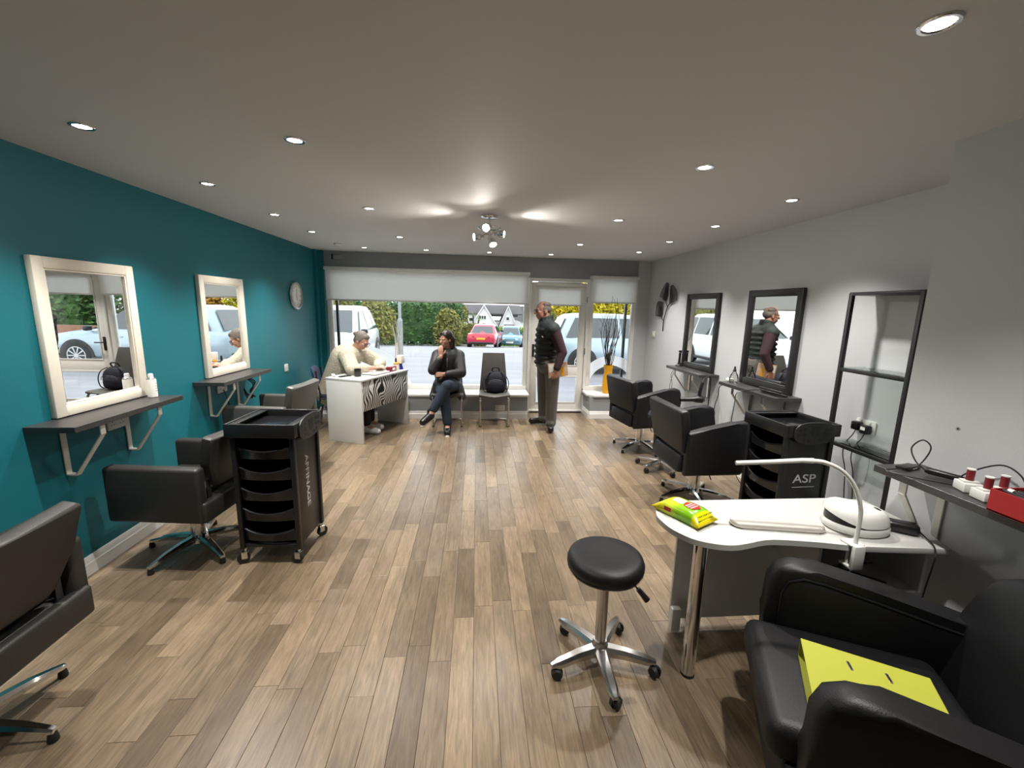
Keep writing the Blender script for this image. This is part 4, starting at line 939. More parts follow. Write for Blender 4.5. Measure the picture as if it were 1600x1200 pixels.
# ---- woman in cream fleece leaning over the desk
def woman_desk():
    b = MB(); pel=V((-1.93,5.83,.54)); chest=V((-1.74,5.77,.93)); neck=V((-1.60,5.725,1.075)); hc=V((-1.505,5.70,1.185))
    f=V((.80,-.28,-.52)); up=V((.55,-.10,.85)); P,e3 = head(b,hc,f,up,.97)
    b.cap(neck,hc-V((.02,0,.03)),.058,.055); b.cap(pel,chest,.16,.15); b.cap(chest,neck,.13,.06)
    shn=V((-1.66,5.575,.99)); shf=V((-1.585,5.93,1.0)); b.cap(shn,shf,.075,.075)
    eln=V((-1.545,5.385,.845)); elf=V((-1.33,5.93,.86)); wn=V((-1.33,5.545,.845)); wf=V((-1.31,5.70,.85))
    b.cap(shn,eln,.055,.045); b.cap(eln,wn,.042,.030); b.cap(shf,elf,.055,.045); b.cap(elf,wf,.042,.030)
    hand(b,wn,(.95,.28,.10),(0,0,-1),.3,.98,1); hand(b,wf,(.7,-.7,.15),(0,0,-1),.4,.98,-1)
    for s in (-1,1):
        h=pel+V((.05,s*.10,-.02)); k=V((-1.46,5.80+s*.12-.10,.52)); a=V((-1.42,5.72+s*.10-.16,.10)); b.cap(h,k,.085,.06); b.cap(k,a,.055,.038); b.cap(a,a+V((.13,-.05,-.055)),.036,.03)
    root = person('grey haired person in cream fleece writing at the reception desk',b,'skin_a')
    j = MB(); j.cap(pel+V((0,0,-.06)),chest,.205,.20); j.cap(chest,neck-V((.03,0,.05)),.185,.11); j.cap(pel+V((-.03,0,-.08)),pel+V((.06,0,-.05)),.20,.19)
    j.cap(shn,shf,.115,.115); j.cap(shn,eln,.105,.085); j.cap(eln,wn-V((.09,.05,0)),.080,.060); j.cap(shf,elf,.105,.085); j.cap(elf,wf,.080,.055)
    for k in range(8):
        a=k/7*PI*1.5-PI*.75; j.cap(neck+V((-.02+.065*math.cos(a+2.4),.085*math.sin(a+2.4),-.045)),neck+V((-.02+.075*math.cos(a+2.6),.095*math.sin(a+2.6),-.05)),.032)
    blob(j,'fleece_jacket','fleece',root,.011,3)
    h = MB(); h.ell(P(0,-.022,.036),[.078,.099,.089],e3,20,14); h.ell(P(0,-.115,.03),[.032,.040,.032],e3); h.ell(P(0,-.055,-.02),[.066,.052,.060],e3); h.ell(P(0,.035,.080),[.055,.045,.036],e3)
    for s in (-1,1): h.ell(P(s*.068,-.02,.01),[.016,.045,.05],e3)
    blob(h,'hair','hair_grey',root,.007,2); spectacles(P,root); eyes(P,root)
    tr = MB()
    for s in (-1,1):
        hh=pel+V((.05,s*.10,-.04)); k=V((-1.46,5.80+s*.12-.10,.52)); a=V((-1.42,5.72+s*.10-.16,.14)); tr.cap(hh,k,.105,.078); tr.cap(k,a,.075,.060)
    blob(tr,'trousers','black_cloth',root,.011,2)
    for s in (-1,1):
        a=V((-1.42,5.72+s*.10-.16,.035)); sh=MB(); a=a+V((0,0,.012)); sh.cap(a-V((.03,-.01,0)),a+V((.15,-.055,-.008)),.048,.042); sh.cap(a,a+V((0,0,.05)),.046,.048); q=blob(sh,'shoe','sole_white',root,.008,2)
woman_desk()
# ---- woman in black coat, legs crossed, hand to mouth
def woman_coat():
    b = MB(); pel=V((-.405,5.98,.56)); chest=V((-.395,5.93,.93)); neck=V((-.40,5.90,1.09)); hc=V((-.415,5.865,1.205))
    f=V((-.62,-.76,-.08)); P,e3 = head(b,hc,f,(0,-.05,1),.96)
    b.cap(neck,hc-V((0,0,.04)),.054,.052); b.cap(pel,chest,.15,.135); b.cap(chest,neck,.12,.055)
    s1=V((-.535,5.93,.975)); s2=V((-.25,5.93,.975)); b.cap(s1,s2,.07,.07); b.cap(s1,neck,.06,.05); b.cap(s2,neck,.06,.05)
    e1=V((-.585,5.73,.80)); w1=V((-.475,5.715,.985)); e2=V((-.205,5.74,.765)); w2_=V((-.425,5.66,.755))
    b.cap(s1,e1,.052,.042); b.cap(e1,w1,.040,.029); b.cap(s2,e2,.052,.042); b.cap(e2,w2_,.040,.029)
    hand(b,w1,(-.05,.12,1),(-.1,1,.1),.22,.95,-1); hand(b,w2_,(-.95,.1,-.08),(0,.9,-.2),.35,.95,1)
    # leg on the floor and crossed leg
    hR=pel+V((-.09,-.02,-.03)); kR=V((-.42,5.50,.50)); aR=V((-.375,5.45,.10)); hL=pel+V((.09,-.02,-.01)); kL=V((-.38,5.47,.625)); aL=V((-.575,5.37,.28))
    b.cap(hR,kR,.08,.058); b.cap(kR,aR,.054,.036); b.cap(hL,kL,.08,.058); b.cap(kL,aL,.054,.036)
    b.cap(aR,V((-.37,5.33,.045)),.034,.03); b.cap(aL,V((-.665,5.31,.20)),.034,.03)
    root = person('person in black coat seated with legs crossed and hand at mouth',b,'skin_a')
    j = MB(); j.cap(pel+V((0,.02,-.03)),chest,.185,.175); j.cap(chest,neck-V((0,0,.07)),.165,.085); j.cap(s1,s2,.090,.090); j.cap(s1,neck-V((0,0,.05)),.085,.07); j.cap(s2,neck-V((0,0,.05)),.085,.07)
    j.cap(s1,e1,.088,.072); j.cap(e1,w1-V((.03,0,.055)),.068,.050); j.cap(s2,e2,.088,.072); j.cap(e2,w2_+V((.05,0,0)),.068,.052)
    for k in range(9):
        a=k/8*PI*1.2-.1*PI; j.cap(neck+V((.088*math.cos(a),.080*math.sin(a)+.02,-.01)),neck+V((.120*math.cos(a),.115*math.sin(a)+.03,-.065)),.034,.040)
    for s in (-1,1): j.cap(pel+V((s*.13,-.06,-.02)),pel+V((s*.20,-.14,-.17)),.085,.045); j.cap(pel+V((s*.13,.03,0)),pel+V((s*.21,-.02,-.16)),.08,.05)
    ct=blob(j,'coat','coat_black',root,.010,2)
    MB().tube(curve([(-.395,5.80,1.03),(-.395,5.755,.93),(-.395,5.745,.84)]),.006,6).build('zip','silver_foil',ct)
    h = MB(); h.ell(P(0,-.020,.042),[.082,.096,.088],e3,20,14)
    # long hair to the shoulder, parted so the face stays open
    h.cap(P(.062,-.02,.03),P(.085,-.01,-.14),.035,.030); h.cap(P(.05,-.07,.0),P(.07,-.06,-.17),.045,.035); h.cap(P(-.05,-.07,.0),P(-.06,-.06,-.16),.045,.03); h.cap(P(-.07,-.02,.02),P(-.078,-.015,-.10),.022,.016); h.cap(P(0,-.09,0),P(0,-.085,-.17),.045,.04)
    h.cap(P(.03,.065,.095),P(.076,.028,.0),.020,.016)
    blob(h,'hair','hair_brown',root,.007,2); eyes(P,root)
    tr = MB(); tr.cap(hR,kR,.100,.078); tr.cap(kR,aR+V((0,0,.05)),.074,.062); tr.cap(hL,kL,.100,.078); tr.cap(kL,aL+V((.03,.02,.065)),.074,.060)
    blob(tr,'trousers','jeans',root,.010,2)
    for a,t_ in ((V((-.375,5.44,.055)),V((-.368,5.315,.038))),(V((-.585,5.375,.255)),V((-.675,5.31,.185)))):
        sh=MB(); sh.cap(a,t_,.054,.046); sh.cap(a+V((0,.03,.05)),a+V((0,.02,0)),.048,.052); q=blob(sh,'trainer','shoe_black',root,.008,2)
        d=(t_-a).normalized(); n=V((0,0,1))-d*d.z; n.normalize(); so=MB(); so.cap(a-n*.042-d*.050,t_-n*.036+d*.030,.030,.028); blob(so,'sole','sole_white',q,.007,1)
woman_coat()
# ---- man in gilet holding a brochure
def man():
    b = MB(); pel=V((.985,5.72,.93)); chest=V((.955,5.72,1.28)); neck=V((.925,5.715,1.49)); hc=V((.890,5.71,1.625))
    f=V((-.97,-.22,-.05)); P,e3 = head(b,hc,f,(-.05,0,1),1.06,1.0)
    b.cap(neck,hc-V((-.02,0,.04)),.062,.060); b.cap(pel,chest,.115,.12); b.cap(chest,neck,.11,.062)
    sn=V((1.00,5.53,1.385)); sf=V((.985,5.915,1.385)); b.cap(sn,sf,.075,.075)
    en=V((1.125,5.47,1.09)); wn=V((1.045,5.42,.855)); ef=V((1.03,5.98,1.10)); wf=V((.90,5.87,.97))
    b.cap(sn,en,.058,.047); b.cap(en,wn,.045,.032); b.cap(sf,ef,.058,.047); b.cap(ef,wf,.045,.032)
    hand(b,wn,(-.30,.0,-.95),(-.3,1,.1),.95,1.05,1); hand(b,wf,(-.3,-.2,-.9),(0,-1,0),.3,1.0,-1)
    hn=V((1.03,5.63,.90)); kn=V((1.035,5.60,.50)); an=V((1.035,5.60,.10)); hf=V((.955,5.81,.90)); kf=V((.95,5.84,.50)); af=V((.975,5.90,.10))
    b.cap(hn,kn,.088,.062); b.cap(kn,an,.058,.040); b.cap(hf,kf,.088,.062); b.cap(kf,af,.058,.040)
    b.cap(an,an+V((-.02,-.12,-.055)),.034,.022); b.cap(af,af+V((-.13,-.01,-.055)),.034,.022)
    root = person('standing person in dark gilet with glasses holding a brochure',b,'skin_b')
    g = MB()   # quilted body warmer: stacked padded rolls
    for k in range(7):
        q=k/6; c=V((.965,5.72,.93+.44*q)); rx=.165-.02*abs(q-.55)+.012*(1-q); g.ell(c+V((-.012,0,0)),(rx,.215-.02*(1-q),.058),None,24,10)
    g.cap(V((.975,5.555,1.37)),V((.965,5.885,1.37)),.095,.095); g.cap(V((.95,5.66,1.40)),V((.95,5.78,1.40)),.125,.125); g.cap(sn,neck-V((-.01,0,.05)),.10,.085); g.cap(sf,neck-V((-.01,0,.05)),.10,.085); g.cap(V((.97,5.72,.95)),V((.96,5.72,1.36)),.14,.14)
    for k in range(14):
        a=2*PI*k/14; g.cap(neck+V((.012+.083*math.cos(a),.080*math.sin(a),-.065)),neck+V((.012+.080*math.cos(a),.077*math.sin(a),.045+.02*math.cos(a))),.022)
    gl_=blob(g,'body_warmer','gilet',root,.010,2)
    MB().ell((.873,5.548,1.285),(.016,.006,.014)).build('chest_badge','grey_lettering',gl_)
    sl = MB(); sl.cap(sn+V((.01,-.005,0)),en,.085,.066); sl.cap(en,wn+V((.01,.0,.035)),.064,.048); blob(sl,'sleeve','burgundy',root,.009,2)
    sl = MB(); sl.cap(sf,ef,.085,.066); sl.cap(ef,wf+V((.03,.0,.03)),.064,.048); blob(sl,'sleeve','burgundy',root,.009,2)
    tr = MB(); tr.cap(pel+V((0,-.05,-.02)),pel+V((0,.05,-.02)),.155,.155); tr.cap(hn,kn,.112,.086); tr.cap(kn,an+V((0,0,.0)),.084,.072); tr.cap(hf,kf,.112,.086); tr.cap(kf,af+V((0,0,-.01)),.084,.070)
    for a in (an,af): tr.cap(a+V((-.01,-.02,-.005)),a+V((.01,.02,.0)),.068,.066)
    blob(tr,'trousers','trouser_grey',root,.010,2)
    for a,d in ((V((1.035,5.60,.052)),V((-.03,-.165,0))),(V((.975,5.90,.052)),V((-.17,-.02,0)))):
        sh=MB(); sh.cap(a-d*.25,a+d,.050,.044); sh.cap(a,a+V((0,0,.05)),.046,.050); dn_=d.normalized(); sh.cap(a-d*.3-V((0,0,.030)),a+d*1.05-V((0,0,.030)),.016,.018); blob(sh,'shoe','shoe_black',root,.008,2)
    h = MB(); h.ell(P(0,-.040,.020),[.080,.078,.070],e3,20,14)
    for s in (-1,1): h.ell(P(s*.070,-.015,.025),[.012,.045,.042],e3); h.ell(P(s*.055,-.03,.075),[.03,.06,.03],e3)
    blob(h,'hair','hair_grey',root,.007,2); spectacles(P,root); eyes(P,root)
    return root
man()
# brochure held in his hand
mat('brochure_print',(.62,.55,.44),.5,noise=.5,nscale=14,c2=(.45,.16,.06))
t = thing('brochure','pale printed brochure held in the standing person\'s hand','brochure',(1.075,5.455,.86),math.radians(8))
MB().box((.0,0,.0),(.27,.010,.19),.002,1,(0,-.12,0)).build('cover','brochure_print',t); MB().box((-.09,-.0065,.02),(.07,.001,.10),0,1,(0,-.12,0)).build('printed_panel','paper',t,smooth=False); MB().box((.06,-.0065,-.02),(.04,.001,.12),0,1,(0,-.12,0)).build('printed_stripe','yellow_glaze',t,smooth=False)
# ================================================================ sill ornaments
t = thing('tall_vase','tall mustard yellow vase on the white window sill','vase',(2.04,6.34,.3725),.2)
o_=[]; prof=[(.070,0),(.078,.02),(.084,.12),(.078,.24),(.066,.34),(.072,.40),(.082,.445)]
R=[[V((r*math.cos(2*PI*k/28)*(1+.05*math.cos(6*PI*k/28*2)*(z>.38)), r*.8*math.sin(2*PI*k/28), z)) for k in range(28)] for r,z in prof+[(.060,.44),(.050,.34)]]
MB().rings(R).build('vessel','yellow_glaze',t,ang=60)
for k in range(22):
    a=rnd.uniform(0,2*PI); sp=rnd.uniform(.05,.24); hh=rnd.uniform(1.0,1.52); pts=[]
    for q in range(7):
        u=q/6; rr=.015+sp*(u**1.3 if k%3 else math.sin(u*2.2)*1.0); pts.append((rr*math.cos(a+.5*math.sin(u*5+k))+.010*math.sin(9*u+k), .5*rr*math.sin(a)+.008*math.cos(7*u+k), .36+(hh-.36)*u))
    MB().tube(curve(pts,4),[.0065-.004*i/24 for i in range(25)],5).build('twig','dark_twig',t)
t = thing('twig_vase','white painted twigs standing on sill behind desk','vase',(-1.16,6.42,.3725))
MB().lathe([(.05,0),(.055,.01),(.06,.10),(.045,.22),(.05,.26),(.046,.26),(.04,.22)],24,cap=False).build('vessel','white_gloss',t)
for k in range(11):
    a=rnd.uniform(0,2*PI); sp=rnd.uniform(.05,.17); hh=rnd.uniform(.75,1.15)
    MB().tube(curve([(.012*math.cos(a),.012*math.sin(a),.18),(.03*math.cos(a)+.3*sp*math.cos(a),.02*math.sin(a),.4),(sp*.8*math.cos(a+.4),.5*sp*math.sin(a),.4+(hh-.4)*.6),(sp*math.cos(a),.5*sp*math.sin(a),hh)],5),[.0065-.004*i/15 for i in range(16)],5).build('twig','white_twig',t)
# ================================================================ outside
mat('asphalt',(.235,.23,.25),.55,noise=.35,nscale=1.1,stretch=(.25,2.2,1),bump=.2,bscale=8)
mat('kerb_stone',(.30,.29,.28),.8,noise=.2,nscale=5); mat('grass',(.10,.14,.03),.9,noise=.3,nscale=8)
mat('car_white',(.78,.80,.82),.25,coat=.6); mat('car_silver',(.33,.41,.46),.28,metal=.25,coat=.6); mat('car_red',(.46,.012,.045),.25,coat=.6); mat('car_teal',(.08,.22,.28),.25,coat=.6)
mat('car_glass',(.035,.045,.05),.05,spec=.8); mat('tail_red',(.45,.02,.02),.2); mat('plate_yellow',(.75,.40,.02),.4); mat('alloy',(.55,.56,.58),.3,metal=.8)
mat('render_white',(.74,.73,.71),.8,noise=.05,nscale=2); mat('roof_tile',(.085,.075,.078),.8,noise=.35,nscale=6); mat('bark',(.10,.075,.05),.9,noise=.3,nscale=12); mat('brick',(.25,.12,.08),.85,noise=.3,nscale=6)
def gz(y): return -.09 if y < 18 else -.09-.084*(y-18)
b = MB(); ys=[6.72,10,14,18,24,30,40,60,90]; xs=[-60,-30,-15,0,15,30,60]
for y0_,y1_ in zip(ys,ys[1:]):
    for x0_,x1_ in zip(xs,xs[1:]): b.quad((x0_,y0_,gz(y0_)),(x1_,y0_,gz(y0_)),(x1_,y1_,gz(y1_)),(x0_,y1_,gz(y1_)))
struct(b.build('ground','asphalt',smooth=False))
def kerb(name,y,x0_,x1_,m='kerb_stone',w_=.3,h=.12): struct(MB().box(((x0_+x1_)/2,y,gz(y)+h/2),(x1_-x0_,w_,h),.02).build(name,m))
kerb('trim_3',19.2,-30,-6.5); kerb('trim_4',31.0,-30,-.2)
def car(label, loc, rotz, paint, L=4.4, W=1.84, Hh=1.64, rear=0, slope=0, plate_front=True, hatch=True):
    """local +x is the front"""
    t = thing('parked_car',label,'car',loc,rotz); t.rotation_euler.x=0; k=L/4.4; hw0=W/2
    st=[(-2.20,.46,.84,.80),(-2.14,.32,.97,.90),(-1.85,.25,1.0,.98),(-.9,.22,.99,1),(0,.22,.97,1),(.9,.22,.97,1),(1.4,.23,.95,.99),(1.85,.26,.87,.95),(2.10,.32,.75,.84),(2.20,.42,.62,.70)]
    zs=Hh/1.64
    def sec(x,zb,zt,f):
        w_=hw0*f; zt*=zs**.6; zm=zb+(zt-zb)*.55
        half=[(w_*.90,zb),(w_*.985,zb+.12),(w_,zm),(w_*.985,zt-.10),(w_*.93,zt-.02),(w_*.6,zt+.012)]
        return [V((x*k,y,z)) for y,z in half]+[V((x*k,-y,z)) for y,z in half[::-1]]
    MB().rings([sec(*s) for s in st]).build('body',paint,t,ang=40)
    zb=.95*zs**.6; zr=Hh; rx0,rx1=(-2.02,1.10); 
    tx0,tx1=(-1.72,.22) if hatch else (-1.05,.15)
    if not hatch: rx0=-1.72
    def ring(z,x0_,x1_,w_): 
        p=[]
        for a in range(28):
            an=2*PI*a/28; c_,s_=math.cos(an),math.sin(an); p.append(V(((x0_+x1_)/2*k+(x1_-x0_)/2*k*math.copysign(abs(c_)**.30,c_), w_*math.copysign(abs(s_)**.30,s_), z)))
        return p
    wb,wr=hw0*.93,hw0*.72; H1=zr-.09
    MB().rings([ring(zb-.05,rx0,rx1,wb),ring(zb+.01,rx0,rx1,wb),ring(H1,tx0,tx1,wr),ring(zr-.03,tx0+.12,tx1-.10,wr*.93),ring(zr,tx0+.40,tx1-.35,wr*.7)]).build('cabin',paint,t,ang=40)
    def fx(z,a0,a1): u=(z-zb)/(H1-zb); return (a0+(a1-a0)*u)*k
    def sy(z): u=(z-zb)/(H1-zb); return wb+(wr-wb)*u+.006
    z0_,z1_=zb+.05,H1-.03
    for s in (-1,1):
        def sw(xa0,xb0,xa1,xb1):
            b=MB(); q=[(xa0*k,z0_),(xb0*k,z0_),(xb1*k,z1_),(xa1*k,z1_)]
            b.prism([(x,z) for x,z in q],0,.004,None); 
            for v in b.bm.verts:
                x,z,tk=v.co; v.co=V((x,s*(sy(z)+tk),z))
            b.build('side_window','car_glass',t,smooth=False)
        fB=(rx1-.17,tx1-.06); rB=(rx0+.16,tx0+.10)
        sw(-.22,fB[0],-.25,fB[1]); mid=(rx0+tx0)/2*.62
        sw(mid,-.30,mid,-.33); 
        if hatch: sw(rB[0]+.10,mid-.07,rB[1]+.12,mid-.07)
        MB().box((.95*k,s*(hw0*.93+.10),zb+.07),(.12,.18,.13),.04,3).build('door_mirror','black_plastic',t)
        for xx in (-.62,.28): MB().box((xx*k,s*(hw0+.004),zb-.13),(.18,.02,.025),.006).build('door_handle',paint,t)
        MB().box((0,s*(hw0*.985),.26),(2.0*k,.04,.09),.015).build('sill_trim','black_plastic',t)
        MB().box((2.06*k,s*hw0*.60,.70*zs**.6),(.16,.34,.11),.04,3,(0,.35,s*.45)).build('headlight','alloy',t)
        MB().box((-2.13*k,s*hw0*.66,.80*zs**.6),(.10,.42,.13),.03,3,(0,0,-s*.25)).build('tail_light','tail_red',t)
    for fr,name in ((1,'windscreen'),(0,'rear_window')):
        a0,a1=(rx1,tx1) if fr else (rx0,tx0); o_=.010 if fr else -.010; b=MB(); q=[]
        for z,wf in ((z0_,.80),(z1_,.80)):
            for s in (-1,1): q.append(V((fx(z,a0,a1)+o_,s*sy(z)*wf,z)))
        b.quad(q[0],q[1],q[3],q[2]); b.build(name,'car_glass',t,smooth=False)
    MB().box((-2.205*k,0,.62),(.02,.52,.11),.004).build('number_plate','plate_yellow',t)
    MB().box((2.19*k,0,.46),(.04,.52,.11),.004).build('number_plate','paper',t)
    MB().box((2.12*k,0,.58),(.12,.9,.16),.03).build('grille','black_plastic',t)
    MB().box((-2.13*k,0,.36),(.14,W*.80,.14),.04).build('rear_bumper','black_plastic',t)
    for sx in (-1.30,1.32):
        for s in (-1,1):
            y=s*(hw0-.10); 
            MB().cyl((sx*k,s*(hw0-.05),.335),(sx*k,s*(hw0+.004),.335),.405,n=32).build('wheel_arch','black_plastic',t)
            wl=MB().lathe([(.20,-.10),(.32,-.10),(.335,-.07),(.335,.09),(.32,.115),(.225,.118)],32,frame((sx*k,y,.335),(1,0,0),(0,0,-s))).build('wheel','rubber',t)
            mm_=frame((sx*k,y,.335),(1,0,0),(0,0,-s)); b=MB(); b.lathe([(.225,.10),(.225,.122),(.205,.122),(.205,.10)],28,mm_,cap=False); b.lathe([(.0001,.125),(.05,.125),(.055,.10)],16,mm_)
            for q in range(10):
                a=2*PI*q/10; c1=M.Rotation(a,4,'Z'); b.box((0,0,0),(.18,.020,.012)) if False else b.prism([(.04,-.010),(.21,-.016),(.21,.016),(.04,.010)],.108,.122,mm_@c1)
            b.build('wheel_rim','alloy',wl)
    return t
car('white SUV parked outside the large shop window',(-3.98,12.35,gz(12)),math.radians(-86),'car_white',4.45,1.88,1.70)
car('silver blue SUV parked side on outside the shop door',(4.15,12.05,gz(12)),0,'car_silver')
car('white car parked behind the silver blue SUV',(4.25,16.3,gz(16)),PI,'car_white',4.2,1.8,1.50)
car('red saloon car with yellow plate parked down the road',(.60,27.4,gz(26.5)),math.radians(81),'car_red',4.5,1.82,1.42,hatch=False)
car('teal car parked facing the shop beside red saloon',(2.55,31.5,gz(31)),math.radians(-97),'car_teal',4.1,1.75,1.50)
car('red hatchback parked facing the shop beyond teal car',(4.75,35.5,gz(35)),math.radians(-98),'car_red',4.0,1.72,1.46)
# street lamp post
t = thing('lamp_post','grey metal lamp post standing by the road','lamp post',(-2.50,14.2,gz(14)))
MB().cyl((0,0,0),(0,0,1.25),.085,.085,n=16).build('base_column','fascia_paint',t); MB().cyl((0,0,1.25),(0,0,1.34),.085,.05,n=16).build('shoulder','fascia_paint',t); MB().cyl((0,0,1.34),(0,0,5.6),.050,.04,n=14).build('pole','fascia_paint',t)
MB().tube(curve([(0,0,5.6),(0,.1,5.9),(0,.5,6.05),(0,.9,6.05)]),.035,10).build('arm','fascia_paint',t); MB().box((0,1.15,6.03),(.2,.6,.12),.04).build('lantern','alloy',t)
# ---- plants
def leafmat(name,c1,c2):
    m=bpy.data.materials.new(name); m.use_nodes=True; nt=m.node_tree; L=nt.links; MATS[name]=m; bs=nt.nodes['Principled BSDF']; bs.inputs['Roughness'].default_value=.6
    g=nt.nodes.new('ShaderNodeNewGeometry'); n=nt.nodes.new('ShaderNodeTexNoise'); n.inputs['Scale'].default_value=1.3; L.new(g.outputs['Position'],n.inputs['Vector'])
    r=nt.nodes.new('ShaderNodeMath'); r.operation='MULTIPLY_ADD'; r.inputs[1].default_value=.6; L.new(g.outputs['Random Per Island'],r.inputs[0]); 
    s_=nt.nodes.new('ShaderNodeMath'); s_.operation='MULTIPLY_ADD'; s_.inputs[1].default_value=1.4; s_.inputs[2].default_value=-.5; L.new(n.outputs['Fac'],s_.inputs[0]); L.new(s_.outputs[0],r.inputs[2])
    x=nt.nodes.new('ShaderNodeMix'); x.data_type='RGBA'; x.inputs[6].default_value=(*c1,1); x.inputs[7].default_value=(*c2,1); x.clamp_factor=True; L.new(r.outputs[0],x.inputs[0]); L.new(x.outputs[2],bs.inputs['Base Color'])
leafmat('leaf_dark',(.02,.055,.012),(.07,.17,.03)); leafmat('leaf_olive',(.06,.07,.015),(.26,.25,.05)); leafmat('leaf_yellow',(.30,.30,.015),(.75,.58,.02)); leafmat('leaf_bright',(.08,.17,.015),(.28,.42,.05)); leafmat('leaf_orange',(.35,.14,.02),(.6,.36,.04))
def leaves(name, blobs, n, size, m, parent, seed=1, core=True):
    r=random.Random(seed); vs=[]; fs=[]; vol=[q[1][0]*q[1][1]*q[1][2] for q in blobs]; tot=sum(vol)
    for (c,rad,box),v_ in zip(blobs,vol):
        for _ in range(int(n*v_/tot)):
            if box: 
                p=V((r.uniform(-1,1),r.uniform(-1,1),r.uniform(-1,1))); ax=r.randrange(3); p[ax]=math.copysign(r.uniform(.8,1.04),p[ax])
            else:
                p=V((r.gauss(0,1),r.gauss(0,1),r.gauss(0,1))).normalized()*(r.uniform(.45,1)**.5)
            p=V((c[0]+p.x*rad[0],c[1]+p.y*rad[1],c[2]+p.z*rad[2])); a=V((r.gauss(0,1),r.gauss(0,1),r.gauss(0,1))).normalized(); bb=a.orthogonal().normalized()*size*r.uniform(.3,.6); a=a*size*r.uniform(.6,1.2)
            i=len(vs); vs+= [p-a,p+bb,p+a,p-bb]; fs.append((i,i+1,i+2,i+3))
    if core:
        for c,rad,box in blobs:
            i=len(vs); k=.82
            for sx in (-1,1):
                for sy_ in (-1,1):
                    for sz in (-1,1): q=k if box else .50; vs.append(V((c[0]+sx*rad[0]*q,c[1]+sy_*rad[1]*q,c[2]+sz*rad[2]*q)))
            fs+=[tuple(i+j for j in f_) for f_ in ((0,1,3,2),(4,6,7,5),(0,4,5,1),(2,3,7,6),(0,2,6,4),(1,5,7,3))]
    me=bpy.data.meshes.new(name); me.from_pydata(vs,[],fs); me.update()
    return mkobj(name,me,m,parent,smooth=False)
def plant(name,label,cat,loc,blobs,n,size,m,trunk=None,seed=1):
    t=thing(name,label,cat,loc); leaves('foliage',blobs,n,size,m,t,seed)
    for q in (trunk or []): MB().tube(q[0],q[1],8).build('trunk','bark',t)
    return t
g=gz(33)
plant('hedge','tall dark green hedge along the far side of road','hedge',(-7.0,31.5,gz(31.5)),[((-5,0,1.6),(3.6,.8,1.6),True),((2.2,0,1.55),(3.6,.8,1.5),True)],9000,.16,'leaf_dark',None,2)
plant('hedge','loose olive hedge growing behind the white SUV','hedge',(-7.2,25.0,gz(25)),[((-3,0,1.8),(3.0,.9,1.9),True),((1.3,.4,1.35),(1.3,.8,1.35),False)],7000,.15,'leaf_olive',None,3)
plant('tree','olive green tree above the dark hedge','tree',(-4.4,36.4,gz(36.4)),[((0,0,2.9),(2.2,1.5,1.7),False),((2.0,0,2.6),(1.7,1.2,1.5),False)],6000,.17,'leaf_olive',[([(0,0,0),(0,0,2.2)],[.16,.10])],4)
plant('shrub','mixed shrub at the end of dark hedge','shrub',(-1.95,29.3,gz(29.3)),[((0,0,1.1),(1.0,.8,1.5),False)],2500,.14,'leaf_olive',[([(0,0,0),(0,0,.8)],[.06,.04])],5)
plant('hedge','low olive hedge beside the red saloon','hedge',(-1.0,33.8,gz(33.8)),[((0,0,.85),(1.7,.6,.9),True)],2500,.13,'leaf_olive',None,6)
pt=thing('cabbage_palm','spiky palm with bare stems beside red saloon','palm',(-.30,37.6,gz(37.6)))
for k,(dx,dz) in enumerate(((-.55,2.35),(.0,2.6),(.5,2.3))):
    MB().tube([(0,0,0),(dx*.5,0,1.2),(dx,0,dz)],[.10,.08,.06],8).build('trunk','bark',pt)
    b=MB(); 
    for q in range(26):
        a=rnd.uniform(0,2*PI); e_=rnd.uniform(-.4,1.3); d=V((math.cos(a)*math.cos(e_),math.sin(a)*math.cos(e_),math.sin(e_))); p=V((dx,0,dz)); x_=d.cross(V((0,0,1))).normalized()*.03
        b.quad(p-x_,p+x_,p+d*.65+V((0,0,-.12)))
    b.build('frond_head','leaf_bright',pt,smooth=False)
plant('hedge','bright green clipped hedge behind the parked cars','hedge',(4.9,42.0,gz(42)),[((0,0,.85),(2.6,.8,1.0),True)],4500,.16,'leaf_bright',None,7)
plant('conifer','green conifer beside the white gabled houses','tree',(8.3,52,gz(52)),[((0,0,3.2),(1.6,1.2,2.6),False),((.1,0,5.0),(.9,.8,1.6),False)],4500,.2,'leaf_olive',[([(0,0,0),(0,0,2)],[.2,.15])],8)
plant('tree','golden yellow tree behind the parked SUVs','tree',(6.2,22.0,gz(23)),[((0,0,2.5),(2.4,1.3,1.3),False)],6000,.15,'leaf_yellow',[([(0,0,0),(0,0,1.9)],[.14,.09])],9)
plant('tree','orange leaved tree beyond silver blue SUV','tree',(10.2,22.0,gz(22)),[((0,0,2.3),(1.5,1.2,1.2),False)],3500,.15,'leaf_orange',[([(0,0,0),(0,0,1.8)],[.12,.08])],10)
plant('hedge','long dark green hedge beside the right hand forecourt','hedge',(18.3,21.0,gz(20.5)),[((0,0,1.5),(6.0,.9,1.55),True)],9000,.16,'leaf_dark',None,11)
struct(MB().box((14.5,19.2,gz(19.2)+.35),(12,.25,.70),.02).build('wall_garden','brick'))
# ---- houses down the hill
HY=60.0; hz=gz(HY)
hs=thing('white_house','long white house with twin steep gables and dark roof','house',(0,HY,hz)); o=-hz
MB().box((1.2,1.5,(o-.2)/2),(9.6,6,o-.2)).build('wall','render_white',hs,smooth=False)
b=MB(); b.prism([(-3.1,o+.85),(-3.1,o+.95),(-3.1,o+.95)],0,.1) if False else None
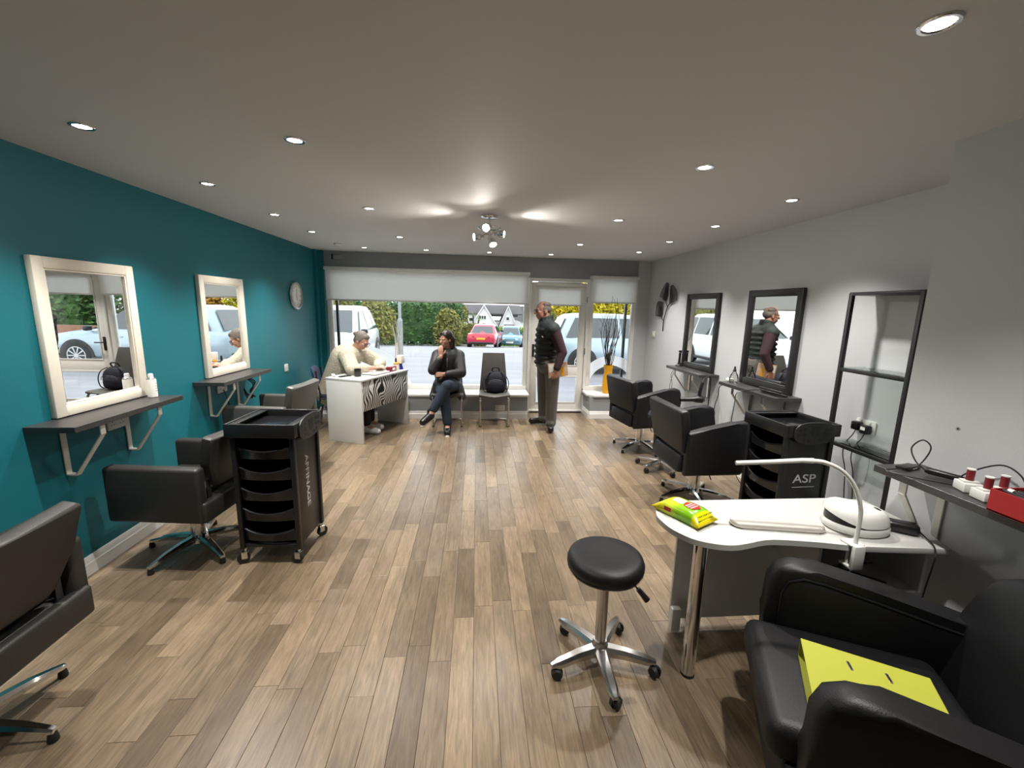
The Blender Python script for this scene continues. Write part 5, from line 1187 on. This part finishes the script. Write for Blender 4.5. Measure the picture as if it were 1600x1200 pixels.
# main roof: ridge runs along x
b=MB(); zE,zR=o+.15,o+2.05
b.rings([[V((x,-1.9,zE+.7)),V((x,1.6,zR)),V((x,5.0,zE+.3)),V((x,5.0,zE+.15)),V((x,1.6,zR-.15)),V((x,-1.9,zE+.55))] for x in (-3.2,6.2)]); b.build('roof','roof_tile',hs,smooth=False)
MB().box((-1.15,-1.35,(o+.75)/2),(4.0,.5,o+.75)).build('wall','render_white',hs,smooth=False)
def gable(xc,hwid,apex,base):
    y0_=-3.4; b=MB(); b.prism([(xc-hwid,0),(xc+hwid,0),(xc+hwid,base),(xc,apex),(xc-hwid,base)],0,3.2,frame((0,y0_,0),(1,0,0),(0,0,1))); 
    for v in b.bm.verts: v.co.y=2*y0_-v.co.y if v.co.y<y0_-.01 else v.co.y
    b.build('gable_wall','render_white',hs,smooth=False)
    for s in (-1,1):
        d=V((s*hwid*1.12,0,-(apex-base)*1.12)); p=V((xc,y0_-.2,apex+.12)); n=V((-d.z*s*-1,0,0))
        MB().rings([[p+V((0,yy,0)),p+d+V((0,yy,0)),p+d+V((0,yy,-.16)),p+V((0,yy,-.16))] for yy in (0,4.2)]).build('gable_roof','roof_tile',hs,smooth=False)
        MB().rings([[p+V((0,yy,-.02)),p+d+V((0,yy,-.02)),p+d+V((0,yy,-.24)),p+V((0,yy,-.24))] for yy in (-.06,0)]).build('barge_board','render_white',hs,smooth=False)
def hwin(x,z,w_,h,y,n=2):
    f_=MB().box((x,y,z),(w_,.10,h)).build('window','paper',hs,smooth=False)
    for k in range(n): MB().box((x-w_/2+w_*(k+.5)/n,y-.06,z),(w_/n-.08,.02,h-.14)).build('pane','car_glass',f_,smooth=False)
gable(.95,1.65,o+1.95,o-.55); gable(4.15,1.25,o+1.85,o-.95)
hwin(.75,o+.35,.95,.55,-3.45,3); hwin(4.1,o+.25,.42,.50,-3.45,1); hwin(-2.2,o-.05,.9,.85,-1.64,2); hwin(-.75,o+.0,.6,.55,-1.64,1); hwin(.9,o-1.9,1.8,.9,-3.45,3)
MB().box((.95,-3.95,o-.95),(3.2,1.1,.55),.0,1,(.25,0,0)).build('porch_roof','roof_tile',hs,smooth=False); MB().box((4.3,-3.9,o-.85),(1.3,.9,.4),0,1,(.3,0,0)).build('porch_roof','roof_tile',hs,smooth=False)
MB().box((-2.1,1.4,o+2.25),(.6,.5,.75)).build('chimney','render_white',hs,smooth=False); MB().box((2.75,.25,o+.95),(.5,.06,.55),0,1,(.55,0,0)).build('skylight','paper',hs,smooth=False)
h2=thing('far_house','grey roofed house behind the conifer on the hill','house',(13,75,gz(75))); 
MB().box((0,2,2.2),(12,6,4.4)).build('wall','render_white',h2,smooth=False); MB().prism([(-3.6,4.2),(3.6,4.2),(0,6.9)],-6.3,6.3,frame((0,2,0),(0,1,0),(0,0,1))).build('roof','roof_tile',h2,smooth=False)
